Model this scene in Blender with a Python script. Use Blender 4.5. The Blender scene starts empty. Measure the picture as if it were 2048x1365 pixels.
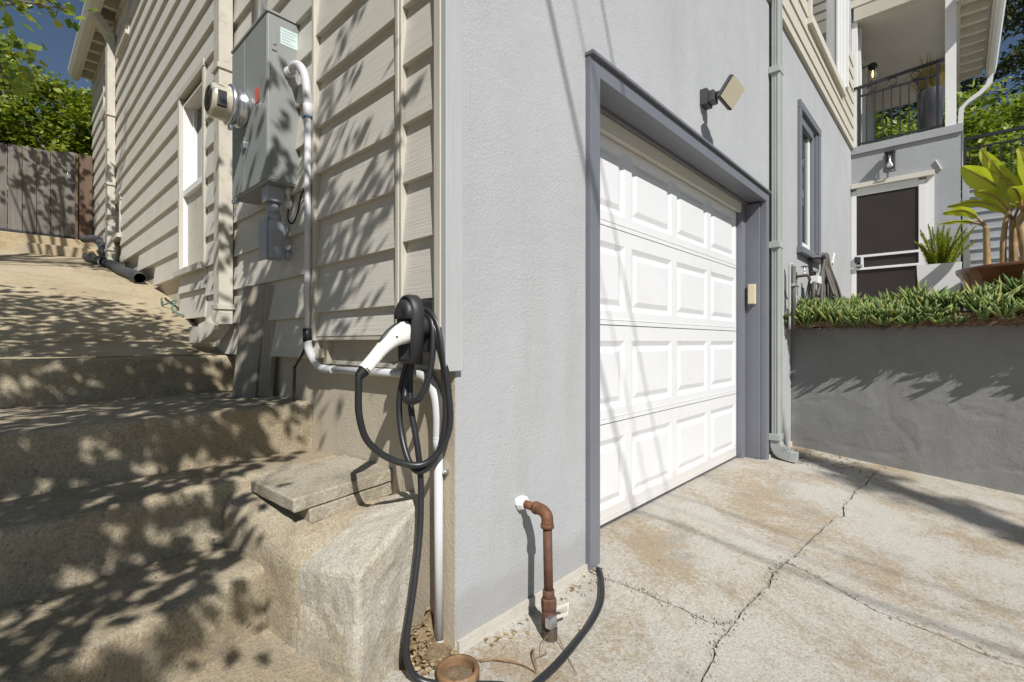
import bpy, bmesh, math, random
from mathutils import Vector, Matrix, noise
from mathutils.geometry import delaunay_2d_cdt
from math import sin, cos, pi, radians as R

random.seed(7)
scene = bpy.context.scene
COL = scene.collection

# ------------------------------------------------------------------ camera, sky, sun, exposure
cam_d = bpy.data.cameras.new("camera")
cam_d.sensor_width = 36.0
cam_d.lens = 957 / 2048 * 36
cam_d.shift_y = 1.5 / 2048
cam_d.clip_start = 0.02
cam_d.clip_end = 600
cam = bpy.data.objects.new("camera", cam_d)
cam.location = (-1.0275, -1.21, 0.985)
cam.rotation_euler = (R(90), 0, R(-47.03))
COL.objects.link(cam)
scene.camera = cam

SUN_RAW = Vector((0.50, 1.0, -1.08))
SUN = SUN_RAW.normalized()          # direction the light travels
world = bpy.data.worlds.new("World")
scene.world = world
world.use_nodes = True
wn = world.node_tree
bg = wn.nodes["Background"]
sky = wn.nodes.new("ShaderNodeTexSky")
sky.sky_type = 'NISHITA'
sky.sun_disc = False
sky.sun_elevation = math.asin(-SUN.z)
sky.sun_rotation = math.atan2(-SUN.x, -SUN.y)
sky.air_density = 1.0
sky.dust_density = 0.0
sky.altitude = 100
sky.ozone_density = 1.6
wn.links.new(sky.outputs[0], bg.inputs[0])
bg.inputs[1].default_value = 0.052

sun_d = bpy.data.lights.new("sun", 'SUN')
sun_d.energy = 5.0
sun_d.angle = R(0.53)
sun_d.color = (1.0, 0.97, 0.925)
sun = bpy.data.objects.new("sun", sun_d)
sun.rotation_euler = SUN.to_track_quat('-Z', 'Y').to_euler()
COL.objects.link(sun)

vs = scene.view_settings
vs.view_transform = 'Standard'
vs.look = 'None'
vs.gamma = 1.0
vs.use_curve_mapping = False
vs.exposure = 0.13
scene.render.engine = 'CYCLES'
scene.cycles.max_bounces = 8

# ------------------------------------------------------------------ materials
def new_mat(name):
    m = bpy.data.materials.new(name)
    m.use_nodes = True
    return m, m.node_tree, m.node_tree.nodes["Principled BSDF"]

def node(nt, t, **kw):
    n = nt.nodes.new(t)
    for k, v in kw.items():
        setattr(n, k, v)
    return n

def coords(nt, scale=(1, 1, 1), rnd=False):
    tc = node(nt, "ShaderNodeTexCoord")
    mp = node(nt, "ShaderNodeMapping")
    mp.inputs['Scale'].default_value = scale
    nt.links.new(tc.outputs['Object'], mp.inputs[0])
    if rnd:
        oi = node(nt, "ShaderNodeObjectInfo")
        mul = node(nt, "ShaderNodeMath", operation='MULTIPLY')
        mul.inputs[1].default_value = 37.0
        nt.links.new(oi.outputs['Random'], mul.inputs[0])
        nt.links.new(mul.outputs[0], mp.inputs['Location'])
    return mp.outputs[0]

def nz(nt, vec, scale, detail=4, rough=0.55, dist=0.0):
    n = node(nt, "ShaderNodeTexNoise")
    n.inputs['Scale'].default_value = scale
    n.inputs['Detail'].default_value = detail
    n.inputs['Roughness'].default_value = rough
    n.inputs['Distortion'].default_value = dist
    nt.links.new(vec, n.inputs['Vector'])
    return n.outputs['Fac']

def ramp(nt, fac, stops):
    r = node(nt, "ShaderNodeValToRGB")
    el = r.color_ramp.elements
    while len(el) < len(stops):
        el.new(0.5)
    for e, (p, c) in zip(el, stops):
        e.position = p
        e.color = (c, c, c, 1) if isinstance(c, (int, float)) else (*c, 1)
    nt.links.new(fac, r.inputs[0])
    return r.outputs[0]

def mix(nt, fac, a, b, mode='MIX'):
    m = node(nt, "ShaderNodeMix", data_type='RGBA', blend_type=mode)
    for sock, v in ((0, fac), (6, a), (7, b)):
        if isinstance(v, (int, float)):
            m.inputs[sock].default_value = v
        elif isinstance(v, tuple):
            m.inputs[sock].default_value = (*v, 1)
        else:
            nt.links.new(v, m.inputs[sock])
    return m.outputs[2]

def bump(nt, bs, h, strength=0.4, dist=0.004, prev=None):
    b = node(nt, "ShaderNodeBump")
    b.inputs['Strength'].default_value = strength
    b.inputs['Distance'].default_value = dist
    nt.links.new(h, b.inputs['Height'])
    if prev is not None:
        nt.links.new(prev, b.inputs['Normal'])
    nt.links.new(b.outputs[0], bs.inputs['Normal'])
    return b.outputs[0]

def paint(name, c, var=0.08, rough=0.5, bscale=60, bstr=0.15, metal=0.0, scale=3.0, dirt=None, rnd=False):
    m, nt, bs = new_mat(name)
    v = coords(nt, rnd=rnd)
    n1 = nz(nt, v, scale, 6, 0.6)
    lo = tuple(x * (1 - var) for x in c); hi = tuple(min(1, x * (1 + var)) for x in c)
    col = ramp(nt, n1, [(0.3, lo), (0.7, hi)])
    if dirt:
        d = ramp(nt, nz(nt, v, 14, 8, 0.7), [(0.52, 0.0), (0.72, 0.8)])
        col = mix(nt, d, col, dirt)
    nt.links.new(col, bs.inputs['Base Color'])
    bs.inputs['Roughness'].default_value = rough
    bs.inputs['Metallic'].default_value = metal
    bump(nt, bs, nz(nt, v, bscale, 4), bstr, 0.003)
    return m

def stucco(name, c, dirt=(0.30, 0.29, 0.27), pits=True, fine=95, base_z=None):
    m, nt, bs = new_mat(name)
    v = coords(nt)
    col = ramp(nt, nz(nt, v, 1.1, 7, 0.65), [(0.3, tuple(x * 0.91 for x in c)), (0.7, tuple(x * 1.05 for x in c))])
    vs_ = coords(nt, (1, 1, 0.12))
    st = ramp(nt, nz(nt, vs_, 5, 6, 0.6), [(0.52, 0.0), (0.8, 0.35)])
    col = mix(nt, st, col, dirt)
    sm = ramp(nt, nz(nt, v, 3.2, 8, 0.75), [(0.58, 0.0), (0.75, 0.30)])
    col = mix(nt, sm, col, tuple(x * 0.8 for x in c))
    g = nz(nt, v, fine, 3, 0.6)
    if pits:
        p = ramp(nt, nz(nt, v, 170, 2, 0.5), [(0.30, 1.0), (0.37, 0.0)])
        zone = ramp(nt, nz(nt, v, 1.6, 3, 0.5), [(0.45, 0.15), (0.62, 0.9)])
        pz = node(nt, "ShaderNodeMath", operation='MULTIPLY')
        nt.links.new(p, pz.inputs[0]); nt.links.new(zone, pz.inputs[1])
        col = mix(nt, pz.outputs[0], col, (0.14, 0.14, 0.14))
    if base_z is not None:      # rain splash kept on the lowest hand of the wall
        sx = node(nt, "ShaderNodeSeparateXYZ"); nt.links.new(v, sx.inputs[0])
        ad = node(nt, "ShaderNodeMath", operation='MULTIPLY_ADD')
        nt.links.new(nz(nt, v, 9, 6, 0.7), ad.inputs[0]); ad.inputs[1].default_value = -0.22
        nt.links.new(sx.outputs[2], ad.inputs[2])
        sp = ramp(nt, ad.outputs[0], [(0.0, 0.5), (0.06, 0.0)])
        col = mix(nt, sp, col, dirt)
    nt.links.new(col, bs.inputs['Base Color'])
    bs.inputs['Roughness'].default_value = 0.78
    b = bump(nt, bs, nz(nt, v, 7, 6, 0.65), 0.35, 0.014)
    # trowel texture stronger in some patches than in others
    zn = ramp(nt, nz(nt, v, 2.1, 4, 0.6), [(0.35, 0.35), (0.65, 1.0)])
    gm = node(nt, "ShaderNodeMath", operation='MULTIPLY')
    nt.links.new(g, gm.inputs[0]); nt.links.new(zn, gm.inputs[1])
    bump(nt, bs, gm.outputs[0], 0.7, 0.005, b)
    return m

def wood(name, c, axis='y', rough=0.55, var=0.10, grain=0.5, dark=None, gscale=130):
    m, nt, bs = new_mat(name)
    sc = {'y': (gscale, 2.2, gscale), 'z': (gscale, gscale, 2.2), 'x': (2.2, gscale, gscale)}[axis]
    v = coords(nt, sc, rnd=True)
    vb = coords(nt, rnd=True)
    g = nz(nt, v, 1.0, 4, 0.6, 0.6)
    col = ramp(nt, nz(nt, vb, 2.2, 6, 0.65), [(0.3, tuple(x * (1 - var) for x in c)), (0.7, tuple(min(1, x * (1 + var)) for x in c))])
    col = mix(nt, ramp(nt, g, [(0.35, 0.35 if dark else 0.14), (0.55, 0.0)]), col, dark or tuple(x * 0.5 for x in c))
    nt.links.new(col, bs.inputs['Base Color'])
    bs.inputs['Roughness'].default_value = rough
    bump(nt, bs, g, grain, 0.003)
    return m

def concrete(name, base, stain, dark, s=1.6, amount=(0.42, 0.62), speck=0.6, bstr=0.5, gritty=1.0):
    m, nt, bs = new_mat(name)
    v = coords(nt)
    big = nz(nt, v, s, 8, 0.68, 0.4)
    fine = nz(nt, v, 48, 8, 0.8)
    add = node(nt, "ShaderNodeMath", operation='MULTIPLY_ADD')
    nt.links.new(fine, add.inputs[0]); add.inputs[1].default_value = 0.8
    nt.links.new(big, add.inputs[2])
    f = ramp(nt, add.outputs[0], [(amount[0] + 0.40, 0.0), (amount[1] + 0.40, 1.0)])
    # ramp input above 1 is clipped, so fold the sum back into range first
    sc = node(nt, "ShaderNodeMath", operation='SUBTRACT')
    nt.links.new(add.outputs[0], sc.inputs[0]); sc.inputs[1].default_value = 0.40
    f = ramp(nt, sc.outputs[0], [(amount[0], 0.0), (amount[1], 1.0)])
    col = mix(nt, f, base, stain)
    blot = ramp(nt, nz(nt, v, 4.5, 8, 0.75), [(0.54, 0.0), (0.72, 0.55)])
    col = mix(nt, blot, col, tuple(x * 0.6 for x in stain))
    grey = ramp(nt, nz(nt, v, 2.3, 7, 0.7), [(0.55, 0.0), (0.7, 0.4)])
    g_ = sum(base) / 3 * 0.72
    col = mix(nt, grey, col, (g_, g_, g_ * 0.95))
    grit = ramp(nt, nz(nt, v, 120, 5, 0.75), [(0.32, 0.52), (0.5, 1.0), (0.68, 1.32)])
    col = mix(nt, 0.75 * gritty, col, grit, 'MULTIPLY')
    sp = ramp(nt, nz(nt, v, 170, 3, 0.6), [(0.30, speck), (0.40, 0.0)])
    col = mix(nt, sp, col, dark)
    pit = ramp(nt, nz(nt, v, 38, 4, 0.6), [(0.27, speck), (0.33, 0.0)])
    col = mix(nt, pit, col, dark)
    nt.links.new(col, bs.inputs['Base Color'])
    bs.inputs['Roughness'].default_value = 0.88
    b = bump(nt, bs, nz(nt, v, 13, 8, 0.7), 0.4, 0.014)
    bump(nt, bs, nz(nt, v, 110, 5, 0.75), bstr, 0.006, b)
    return m

def leafmat(name, cols, rough=0.5, trans=0.25):
    m, nt, bs = new_mat(name)
    v = coords(nt)
    gm = node(nt, "ShaderNodeNewGeometry")
    # per-leaf variation from the mesh island, plus a slow drift through the crown
    f = mix(nt, 0.45, gm.outputs['Random Per Island'], nz(nt, v, 1.4, 3))
    n = len(cols)
    col = ramp(nt, f, [(0.12 + 0.72 * i / (n - 1), c) for i, c in enumerate(cols)])
    nt.links.new(col, bs.inputs['Base Color'])
    bs.inputs['Roughness'].default_value = rough
    tr = node(nt, "ShaderNodeBsdfTranslucent")
    nt.links.new(mix(nt, 1.0, col, (1.5, 1.6, 0.7), 'MULTIPLY'), tr.inputs[0])
    ms = node(nt, "ShaderNodeMixShader")
    ms.inputs[0].default_value = trans
    nt.links.new(bs.outputs[0], ms.inputs[1]); nt.links.new(tr.outputs[0], ms.inputs[2])
    nt.links.new(ms.outputs[0], nt.nodes["Material Output"].inputs[0])
    return m

def bananamat(name, cols, rough=0.4, trans=0.35):
    m = leafmat(name, cols, rough, trans)
    nt = m.node_tree
    bs = nt.nodes["Principled BSDF"]
    v = coords(nt)
    src = bs.inputs['Base Color'].links[0].from_socket
    blot = ramp(nt, nz(nt, v, 9, 7, 0.7), [(0.50, 0.0), (0.66, 0.75)])
    col = mix(nt, blot, src, (0.40, 0.36, 0.05))
    br = ramp(nt, nz(nt, v, 14, 6, 0.7), [(0.64, 0.0), (0.72, 0.9)])
    col = mix(nt, br, col, (0.22, 0.11, 0.04))
    nt.links.new(col, bs.inputs['Base Color'])
    bump(nt, bs, nz(nt, coords(nt, (60, 8, 60)), 1.0, 3), 0.5, 0.006)
    return m

def glassmat(name, tint=(0.03, 0.04, 0.04), rough=0.02):
    m, nt, bs = new_mat(name)
    bs.inputs['Base Color'].default_value = (*tint, 1)
    bs.inputs['Roughness'].default_value = rough
    bs.inputs['IOR'].default_value = 1.6
    bs.inputs['Specular IOR Level'].default_value = 0.8
    return m

def clearmat(name):
    m, nt, bs = new_mat(name)
    bs.inputs['Base Color'].default_value = (0.95, 0.97, 0.97, 1)
    bs.inputs['Roughness'].default_value = 0.03
    bs.inputs['IOR'].default_value = 1.35
    bs.inputs['Transmission Weight'].default_value = 1.0
    return m

M = {}
M['stucco'] = stucco('grey_stucco', (0.405, 0.414, 0.424), base_z=0.0)
M['stucco_porch'] = stucco('mid_grey_stucco', (0.35, 0.363, 0.38), pits=False)
M['stucco_dark'] = stucco('charcoal_stucco', (0.205, 0.205, 0.20), dirt=(0.115, 0.112, 0.10), pits=False, fine=55)
M['found'] = stucco('bare_stucco', (0.50, 0.44, 0.34), dirt=(0.28, 0.21, 0.12), pits=False)
M['found_grey'] = stucco('grey_white_foundation', (0.52, 0.49, 0.43), dirt=(0.33, 0.27, 0.18), pits=False)
M['siding'] = wood('beige_siding', (0.57, 0.545, 0.485), 'y', 0.5, 0.06, 0.6)
M['siding_x'] = wood('cream_siding', (0.56, 0.525, 0.44), 'x', 0.5, 0.05, 0.4)
M['trim_beige'] = wood('beige_trim', (0.53, 0.50, 0.43), 'z', 0.5, 0.06, 0.6)
M['trim_grey'] = wood('pale_grey_trim', (0.43, 0.44, 0.447), 'z', 0.5, 0.04, 0.35)
M['frame_grey'] = paint('slate_frame_paint', (0.165, 0.172, 0.198), 0.05, 0.42, 90, 0.12)
M['white'] = paint('white_paint', (0.78, 0.78, 0.77), 0.02, 0.4, 70, 0.06)
M['offwhite'] = paint('cream_paint', (0.62, 0.59, 0.51), 0.04, 0.5, 60, 0.12)
M['ceil'] = paint('ceiling_paint', (0.62, 0.59, 0.53), 0.03, 0.6, 60, 0.08)
M['door'] = paint('garage_door_white', (0.71, 0.715, 0.725), 0.015, 0.38, 240, 0.05)
def door_paint():
    m = M['door']; nt = m.node_tree; bs = nt.nodes["Principled BSDF"]
    gm = node(nt, "ShaderNodeNewGeometry")
    src = bs.inputs['Base Color'].links[0].from_socket
    d = ramp(nt, nz(nt, gm.outputs['Position'], 2.4, 8, 0.75), [(0.52, 0.0), (0.75, 0.16)])
    col = mix(nt, d, src, (0.45, 0.42, 0.36))
    sx = node(nt, "ShaderNodeSeparateXYZ"); nt.links.new(gm.outputs['Position'], sx.inputs[0])
    ad = node(nt, "ShaderNodeMath", operation='MULTIPLY_ADD')
    nt.links.new(nz(nt, gm.outputs['Position'], 11, 7, 0.75), ad.inputs[0]); ad.inputs[1].default_value = -0.17
    nt.links.new(sx.outputs[2], ad.inputs[2])
    sp = ramp(nt, ad.outputs[0], [(0.0, 0.28), (0.05, 0.0)])
    col = mix(nt, sp, col, (0.42, 0.36, 0.27))
    nt.links.new(col, bs.inputs['Base Color'])
door_paint()
M['pipe_beige'] = paint('beige_metal', (0.53, 0.50, 0.43), 0.05, 0.45, 40, 0.08, dirt=(0.36, 0.31, 0.22))
M['pipe_grey'] = paint('grey_metal_paint', (0.40, 0.42, 0.40), 0.05, 0.4, 40, 0.08)
M['cabinet'] = paint('grey_green_enamel', (0.265, 0.28, 0.27), 0.05, 0.38, 30, 0.05, scale=6)
M['conduit_grey'] = paint('cool_grey_metal', (0.33, 0.35, 0.40), 0.06, 0.38, 40, 0.05)
M['pvc'] = paint('grey_white_pvc', (0.58, 0.58, 0.60), 0.06, 0.38, 30, 0.04, dirt=(0.5, 0.47, 0.42))
M['steel'] = paint('galvanised_steel', (0.60, 0.62, 0.66), 0.12, 0.28, 20, 0.05, metal=0.9, scale=9)
M['meter'] = paint('meter_shell', (0.60, 0.57, 0.46), 0.15, 0.25, 20, 0.04, metal=0.25, scale=14)
M['rubber'] = paint('black_rubber', (0.022, 0.023, 0.026), 0.25, 0.38, 50, 0.15)
M['black_plastic'] = paint('black_plastic', (0.03, 0.031, 0.034), 0.2, 0.5, 220, 0.25)
M['dark_metal'] = paint('dark_bronze_metal', (0.07, 0.072, 0.078), 0.1, 0.45, 60, 0.1)
M['iron'] = paint('black_iron', (0.026, 0.028, 0.033), 0.2, 0.42, 60, 0.1)
M['gloss_white'] = paint('gloss_white_plastic', (0.82, 0.81, 0.77), 0.02, 0.22, 30, 0.02)
M['rust'] = paint('rusty_brown_pipe', (0.105, 0.050, 0.030), 0.35, 0.75, 120, 0.5, scale=25, dirt=(0.19, 0.085, 0.035))
M['rust_orange'] = paint('rusty_orange_fitting', (0.155, 0.068, 0.03), 0.45, 0.7, 120, 0.5, scale=30, dirt=(0.16, 0.06, 0.025))
M['tape'] = paint('wrapped_pipe_tape', (0.075, 0.055, 0.04), 0.4, 0.8, 60, 0.6, scale=18, dirt=(0.17, 0.13, 0.09))
M['clay'] = paint('old_clay', (0.19, 0.105, 0.05), 0.4, 0.8, 80, 0.5, scale=22, dirt=(0.42, 0.34, 0.22))
M['dirt'] = concrete('loose_dirt', (0.27, 0.20, 0.12), (0.17, 0.115, 0.06), (0.06, 0.045, 0.03), 6, bstr=0.9)
M['soil'] = concrete('dark_soil', (0.10, 0.075, 0.05), (0.07, 0.05, 0.03), (0.02, 0.016, 0.012), 6, bstr=0.9)
M['drive'] = concrete('driveway_concrete', (0.455, 0.43, 0.38), (0.33, 0.265, 0.18), (0.12, 0.10, 0.075), 1.3, (0.47, 0.62), 0.8, 0.8)
M['step'] = concrete('weathered_step_concrete', (0.43, 0.37, 0.27), (0.33, 0.27, 0.18), (0.07, 0.065, 0.055), 1.7, (0.44, 0.62), 0.8, 0.9)
M['path'] = concrete('sandy_path_concrete', (0.46, 0.385, 0.26), (0.36, 0.29, 0.18), (0.12, 0.10, 0.07), 1.4, (0.45, 0.62), 0.7, 0.8)
M['patch'] = concrete('pale_patch_concrete', (0.51, 0.475, 0.40), (0.42, 0.36, 0.255), (0.15, 0.13, 0.10), 2.0, (0.46, 0.64), 0.8, 0.9, 0.9)
M['paver'] = concrete('paver_concrete', (0.42, 0.38, 0.30), (0.31, 0.26, 0.18), (0.09, 0.08, 0.06), 3.5, (0.45, 0.65), 0.8, 0.9)
M['curb'] = concrete('tan_curb_concrete', (0.43, 0.35, 0.225), (0.33, 0.25, 0.14), (0.13, 0.10, 0.07), 2.0, (0.5, 0.7))
M['fence'] = wood('weathered_fence_wood', (0.165, 0.148, 0.128), 'z', 0.8, 0.28, 0.6, (0.055, 0.045, 0.04), 60)
M['fence_post'] = wood('brown_post_wood', (0.145, 0.092, 0.06), 'z', 0.8, 0.2, 0.5, (0.06, 0.035, 0.02), 60)
M['oldboard'] = wood('greyed_board', (0.30, 0.265, 0.215), 'z', 0.75, 0.2, 0.6, (0.11, 0.095, 0.08), 90)
M['skirt'] = wood('skirt_board', (0.40, 0.36, 0.285), 'y', 0.6, 0.1, 0.6)
M['corr'] = paint('grey_black_plastic_drain', (0.055, 0.056, 0.06), 0.3, 0.55, 60, 0.2, dirt=(0.16, 0.145, 0.12))
M['screen'] = paint('brown_screen_mesh', (0.030, 0.022, 0.020), 0.15, 0.5, 400, 0.2)
M['glass'] = glassmat('window_glass', (0.035, 0.05, 0.045))
M['glass_big'] = glassmat('clear_reflecting_glass', (0.02, 0.025, 0.025), 0.01)
M['clear'] = clearmat('clear_lamp_glass')
M['keypad'] = paint('ivory_plastic', (0.62, 0.55, 0.38), 0.03, 0.4, 60, 0.05)
M['led_face'] = paint('lamp_diffuser', (0.50, 0.46, 0.34), 0.03, 0.35, 30, 0.02)
M['label'] = paint('pale_blue_label', (0.55, 0.66, 0.66), 0.05, 0.5, 40, 0.03)
M['red'] = paint('faded_red_sticker', (0.62, 0.12, 0.08), 0.2, 0.6, 60, 0.05, scale=60, dirt=(0.45, 0.35, 0.28))
M['tag'] = paint('pale_blue_tag', (0.55, 0.62, 0.72), 0.05, 0.4)
M['blue'] = paint('blue_glue', (0.12, 0.28, 0.55), 0.1, 0.4)
M['pot_white'] = paint('white_planter_paint', (0.78, 0.78, 0.78), 0.02, 0.35, 40, 0.03)
M['pot_brown'] = paint('glazed_brown_pot', (0.155, 0.055, 0.025), 0.45, 0.14, 30, 0.06, scale=2.2)
M['vase'] = wood('dark_streaked_vase', (0.045, 0.048, 0.058), 'z', 0.25, 0.5, 0.1, (0.16, 0.11, 0.09), 16)
M['hose'] = paint('grey_brown_hose', (0.095, 0.085, 0.072), 0.25, 0.6, 80, 0.2)
M['roof'] = paint('brown_shingle', (0.14, 0.12, 0.11), 0.2, 0.9, 40, 0.5)
M['bark'] = paint('grey_bark', (0.15, 0.125, 0.10), 0.35, 0.9, 40, 0.8, scale=12)
M['pole'] = wood('pole_wood', (0.14, 0.10, 0.07), 'z', 0.9, 0.2, 0.5, (0.05, 0.04, 0.03), 40)
M['wire'] = paint('wire_black', (0.03, 0.03, 0.03), 0.1, 0.6)
M['copper_green'] = paint('green_wire', (0.06, 0.16, 0.13), 0.2, 0.6)
M['twig'] = paint('dry_twig', (0.24, 0.155, 0.085), 0.3, 0.8, 80, 0.4, scale=30)
M['yellow'] = paint('yellow_plastic', (0.66, 0.60, 0.22), 0.1, 0.5)
M['leaf_fig'] = leafmat('fig_leaves', [(0.04, 0.075, 0.014), (0.10, 0.16, 0.03), (0.19, 0.25, 0.04), (0.34, 0.34, 0.08)], 0.4, 0.35)
M['leaf_hedge'] = leafmat('hedge_leaves', [(0.05, 0.095, 0.012), (0.15, 0.21, 0.025), (0.26, 0.31, 0.04), (0.42, 0.38, 0.06)], 0.5, 0.3)
M['leaf_dark'] = leafmat('dark_conifer_leaves', [(0.02, 0.035, 0.014), (0.06, 0.085, 0.035), (0.12, 0.135, 0.06), (0.2, 0.19, 0.11)], 0.6, 0.2)
M['leaf_lime'] = leafmat('lime_shrub_leaves', [(0.05, 0.10, 0.018), (0.15, 0.22, 0.035), (0.27, 0.33, 0.06), (0.42, 0.44, 0.12)], 0.5, 0.3)
M['ice'] = leafmat('iceplant_leaves', [(0.05, 0.095, 0.028), (0.105, 0.175, 0.045), (0.19, 0.25, 0.065), (0.36, 0.34, 0.09)], 0.38, 0.12)
M['dead'] = leafmat('dead_strands', [(0.03, 0.018, 0.012), (0.09, 0.055, 0.03), (0.20, 0.13, 0.07)], 0.8, 0.0)
M['banana'] = bananamat('banana_leaf', [(0.20, 0.27, 0.025), (0.36, 0.41, 0.04), (0.55, 0.52, 0.07)], 0.35, 0.4)
M['banana_old'] = paint('banana_stalk', (0.30, 0.19, 0.085), 0.4, 0.6, 40, 0.4, scale=9, dirt=(0.26, 0.28, 0.09))
M['fern'] = leafmat('foxtail_fern', [(0.13, 0.19, 0.015), (0.30, 0.35, 0.03), (0.48, 0.46, 0.06)], 0.6, 0.25)
M['grass_dry'] = leafmat('dry_grass', [(0.10, 0.12, 0.03), (0.28, 0.24, 0.08), (0.36, 0.24, 0.10)], 0.7, 0.3)
M['litter'] = leafmat('leaf_litter', [(0.10, 0.06, 0.03), (0.28, 0.19, 0.10), (0.45, 0.36, 0.22)], 0.8, 0.1)

# ------------------------------------------------------------------ mesh helpers
class MB:
    def __init__(s):
        s.v = []; s.f = []; s.sm = []
    def add(s, verts, faces, smooth=False):
        o = len(s.v)
        s.v += [tuple(p) for p in verts]
        s.f += [tuple(i + o for i in f) for f in faces]
        s.sm += [smooth] * len(faces)
        return s
    def box(s, x0, x1, y0, y1, z0, z1, bev=0.0):
        if bev <= 0:
            v = [(x, y, z) for x in (x0, x1) for y in (y0, y1) for z in (z0, z1)]
            return s.add(v, [(0, 1, 3, 2), (4, 6, 7, 5), (0, 4, 5, 1), (2, 3, 7, 6), (0, 2, 6, 4), (1, 5, 7, 3)])
        bm = bmesh.new()
        bmesh.ops.create_cube(bm, size=1)
        for p in bm.verts:
            p.co = Vector(((x0 + x1) / 2 + p.co.x * (x1 - x0), (y0 + y1) / 2 + p.co.y * (y1 - y0), (z0 + z1) / 2 + p.co.z * (z1 - z0)))
        bmesh.ops.bevel(bm, geom=bm.edges[:], offset=bev, segments=2, profile=0.6, affect='EDGES')
        s.bm(bm)
        return s
    def bm(s, bm, smooth=False, mat=None):
        bm.verts.index_update()
        vv = [(mat @ v.co) if mat else v.co.copy() for v in bm.verts]
        s.add(vv, [[v.index for v in f.verts] for f in bm.faces], smooth)
        bm.free()
        return s
    def prism(s, poly, axis, a, b):
        """poly of 2D points extruded along axis from a to b"""
        def P(p, t):
            return {'x': (t, p[0], p[1]), 'y': (p[0], t, p[1]), 'z': (p[0], p[1], t)}[axis]
        n = len(poly)
        v = [P(p, a) for p in poly] + [P(p, b) for p in poly]
        f = [tuple(range(n))[::-1], tuple(range(n, 2 * n))] + [(i, (i + 1) % n, n + (i + 1) % n, n + i) for i in range(n)]
        return s.add(v, f)
    def hull(s, pts, bev=0.0, sub=0, amp=0.0, fr=6.0):
        bm = bmesh.new()
        for p in pts:
            bm.verts.new(p)
        r = bmesh.ops.convex_hull(bm, input=bm.verts[:])
        bmesh.ops.delete(bm, geom=[g for g in r['geom_interior'] if isinstance(g, bmesh.types.BMVert)], context='VERTS')
        bmesh.ops.dissolve_limit(bm, angle_limit=R(3), verts=bm.verts[:], edges=bm.edges[:])
        if bev:
            bmesh.ops.bevel(bm, geom=bm.edges[:], offset=bev, segments=3, profile=0.5, affect='EDGES')
        bmesh.ops.triangulate(bm, faces=bm.faces[:])
        for _ in range(sub):
            long_e = [e for e in bm.edges if e.calc_length() > 0.03]
            if long_e:
                bmesh.ops.subdivide_edges(bm, edges=long_e, cuts=1, use_grid_fill=False)
                bmesh.ops.triangulate(bm, faces=bm.faces[:])
        bm.normal_update()
        if amp:
            for v in bm.verts:
                n1 = noise.noise(v.co * fr) + 0.5 * noise.noise(v.co * fr * 3.1)
                v.co += v.normal * n1 * amp
        return s.bm(bm, smooth=False)
    def tube(s, pts, r, n=10, caps=True, smooth=True, up=None):
        pts = [Vector(p) for p in pts]
        rr = r if isinstance(r, (list, tuple)) else [r] * len(pts)
        t = [(pts[min(i + 1, len(pts) - 1)] - pts[max(i - 1, 0)]).normalized() for i in range(len(pts))]
        ref = Vector(up) if up else (Vector((0, 0, 1)) if abs(t[0].z) < 0.9 else Vector((1, 0, 0)))
        u = (ref - t[0] * ref.dot(t[0])).normalized()
        V = []
        for i, p in enumerate(pts):
            u = (u - t[i] * u.dot(t[i]))
            u = u.normalized() if u.length > 1e-6 else t[i].orthogonal().normalized()
            w = t[i].cross(u)
            for k in range(n):
                a = 2 * pi * k / n
                V.append(p + (u * cos(a) + w * sin(a)) * rr[i])
        Fc = [(i * n + k, i * n + (k + 1) % n, (i + 1) * n + (k + 1) % n, (i + 1) * n + k) for i in range(len(pts) - 1) for k in range(n)]
        s.add(V, Fc, smooth)
        if caps:
            o = len(s.v) - len(V)
            s.f += [tuple(o + k for k in range(n))[::-1], tuple(o + (len(pts) - 1) * n + k for k in range(n))]
            s.sm += [False, False]
        return s
    def lathe(s, prof, c, axis='z', n=28, smooth=True):
        """profile of (radius, height) turned about an axis through c"""
        V = []
        for (r, h) in prof:
            for k in range(n):
                a = 2 * pi * k / n
                q = {'z': (r * cos(a), r * sin(a), h), 'x': (h, r * cos(a), r * sin(a)), 'y': (r * cos(a), h, r * sin(a))}[axis]
                V.append((c[0] + q[0], c[1] + q[1], c[2] + q[2]))
        Fc = [(i * n + k, i * n + (k + 1) % n, (i + 1) * n + (k + 1) % n, (i + 1) * n + k) for i in range(len(prof) - 1) for k in range(n)]
        return s.add(V, Fc, smooth)
    def rect_tube(s, pts, w, d, up=(1, 0, 0)):
        """rectangular section swept along pts: w along 'up', d across"""
        pts = [Vector(p) for p in pts]
        V = []
        for i, p in enumerate(pts):
            t = (pts[min(i + 1, len(pts) - 1)] - pts[max(i - 1, 0)]).normalized()
            u = Vector(up); u = (u - t * u.dot(t)).normalized(); q = t.cross(u)
            V += [p + u * w / 2 * a + q * d / 2 * b for a, b in ((-1, -1), (1, -1), (1, 1), (-1, 1))]
        Fc = [(i * 4 + k, i * 4 + (k + 1) % 4, i * 4 + 4 + (k + 1) % 4, i * 4 + 4 + k) for i in range(len(pts) - 1) for k in range(4)]
        e = (len(pts) - 1) * 4
        return s.add(V, Fc + [(3, 2, 1, 0), (e, e + 1, e + 2, e + 3)])
    def mesh(s, name):
        me = bpy.data.meshes.new(name)
        me.from_pydata(s.v, [], s.f)
        me.polygons.foreach_set('use_smooth', s.sm)
        me.update()
        return me
    def build(s, name, mat, parent=None, fix=False):
        me = s.mesh(name)
        if fix:
            bm = bmesh.new(); bm.from_mesh(me)
            bmesh.ops.recalc_face_normals(bm, faces=bm.faces[:])
            bm.to_mesh(me); bm.free()
        return link(name, me, mat, parent)

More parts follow.
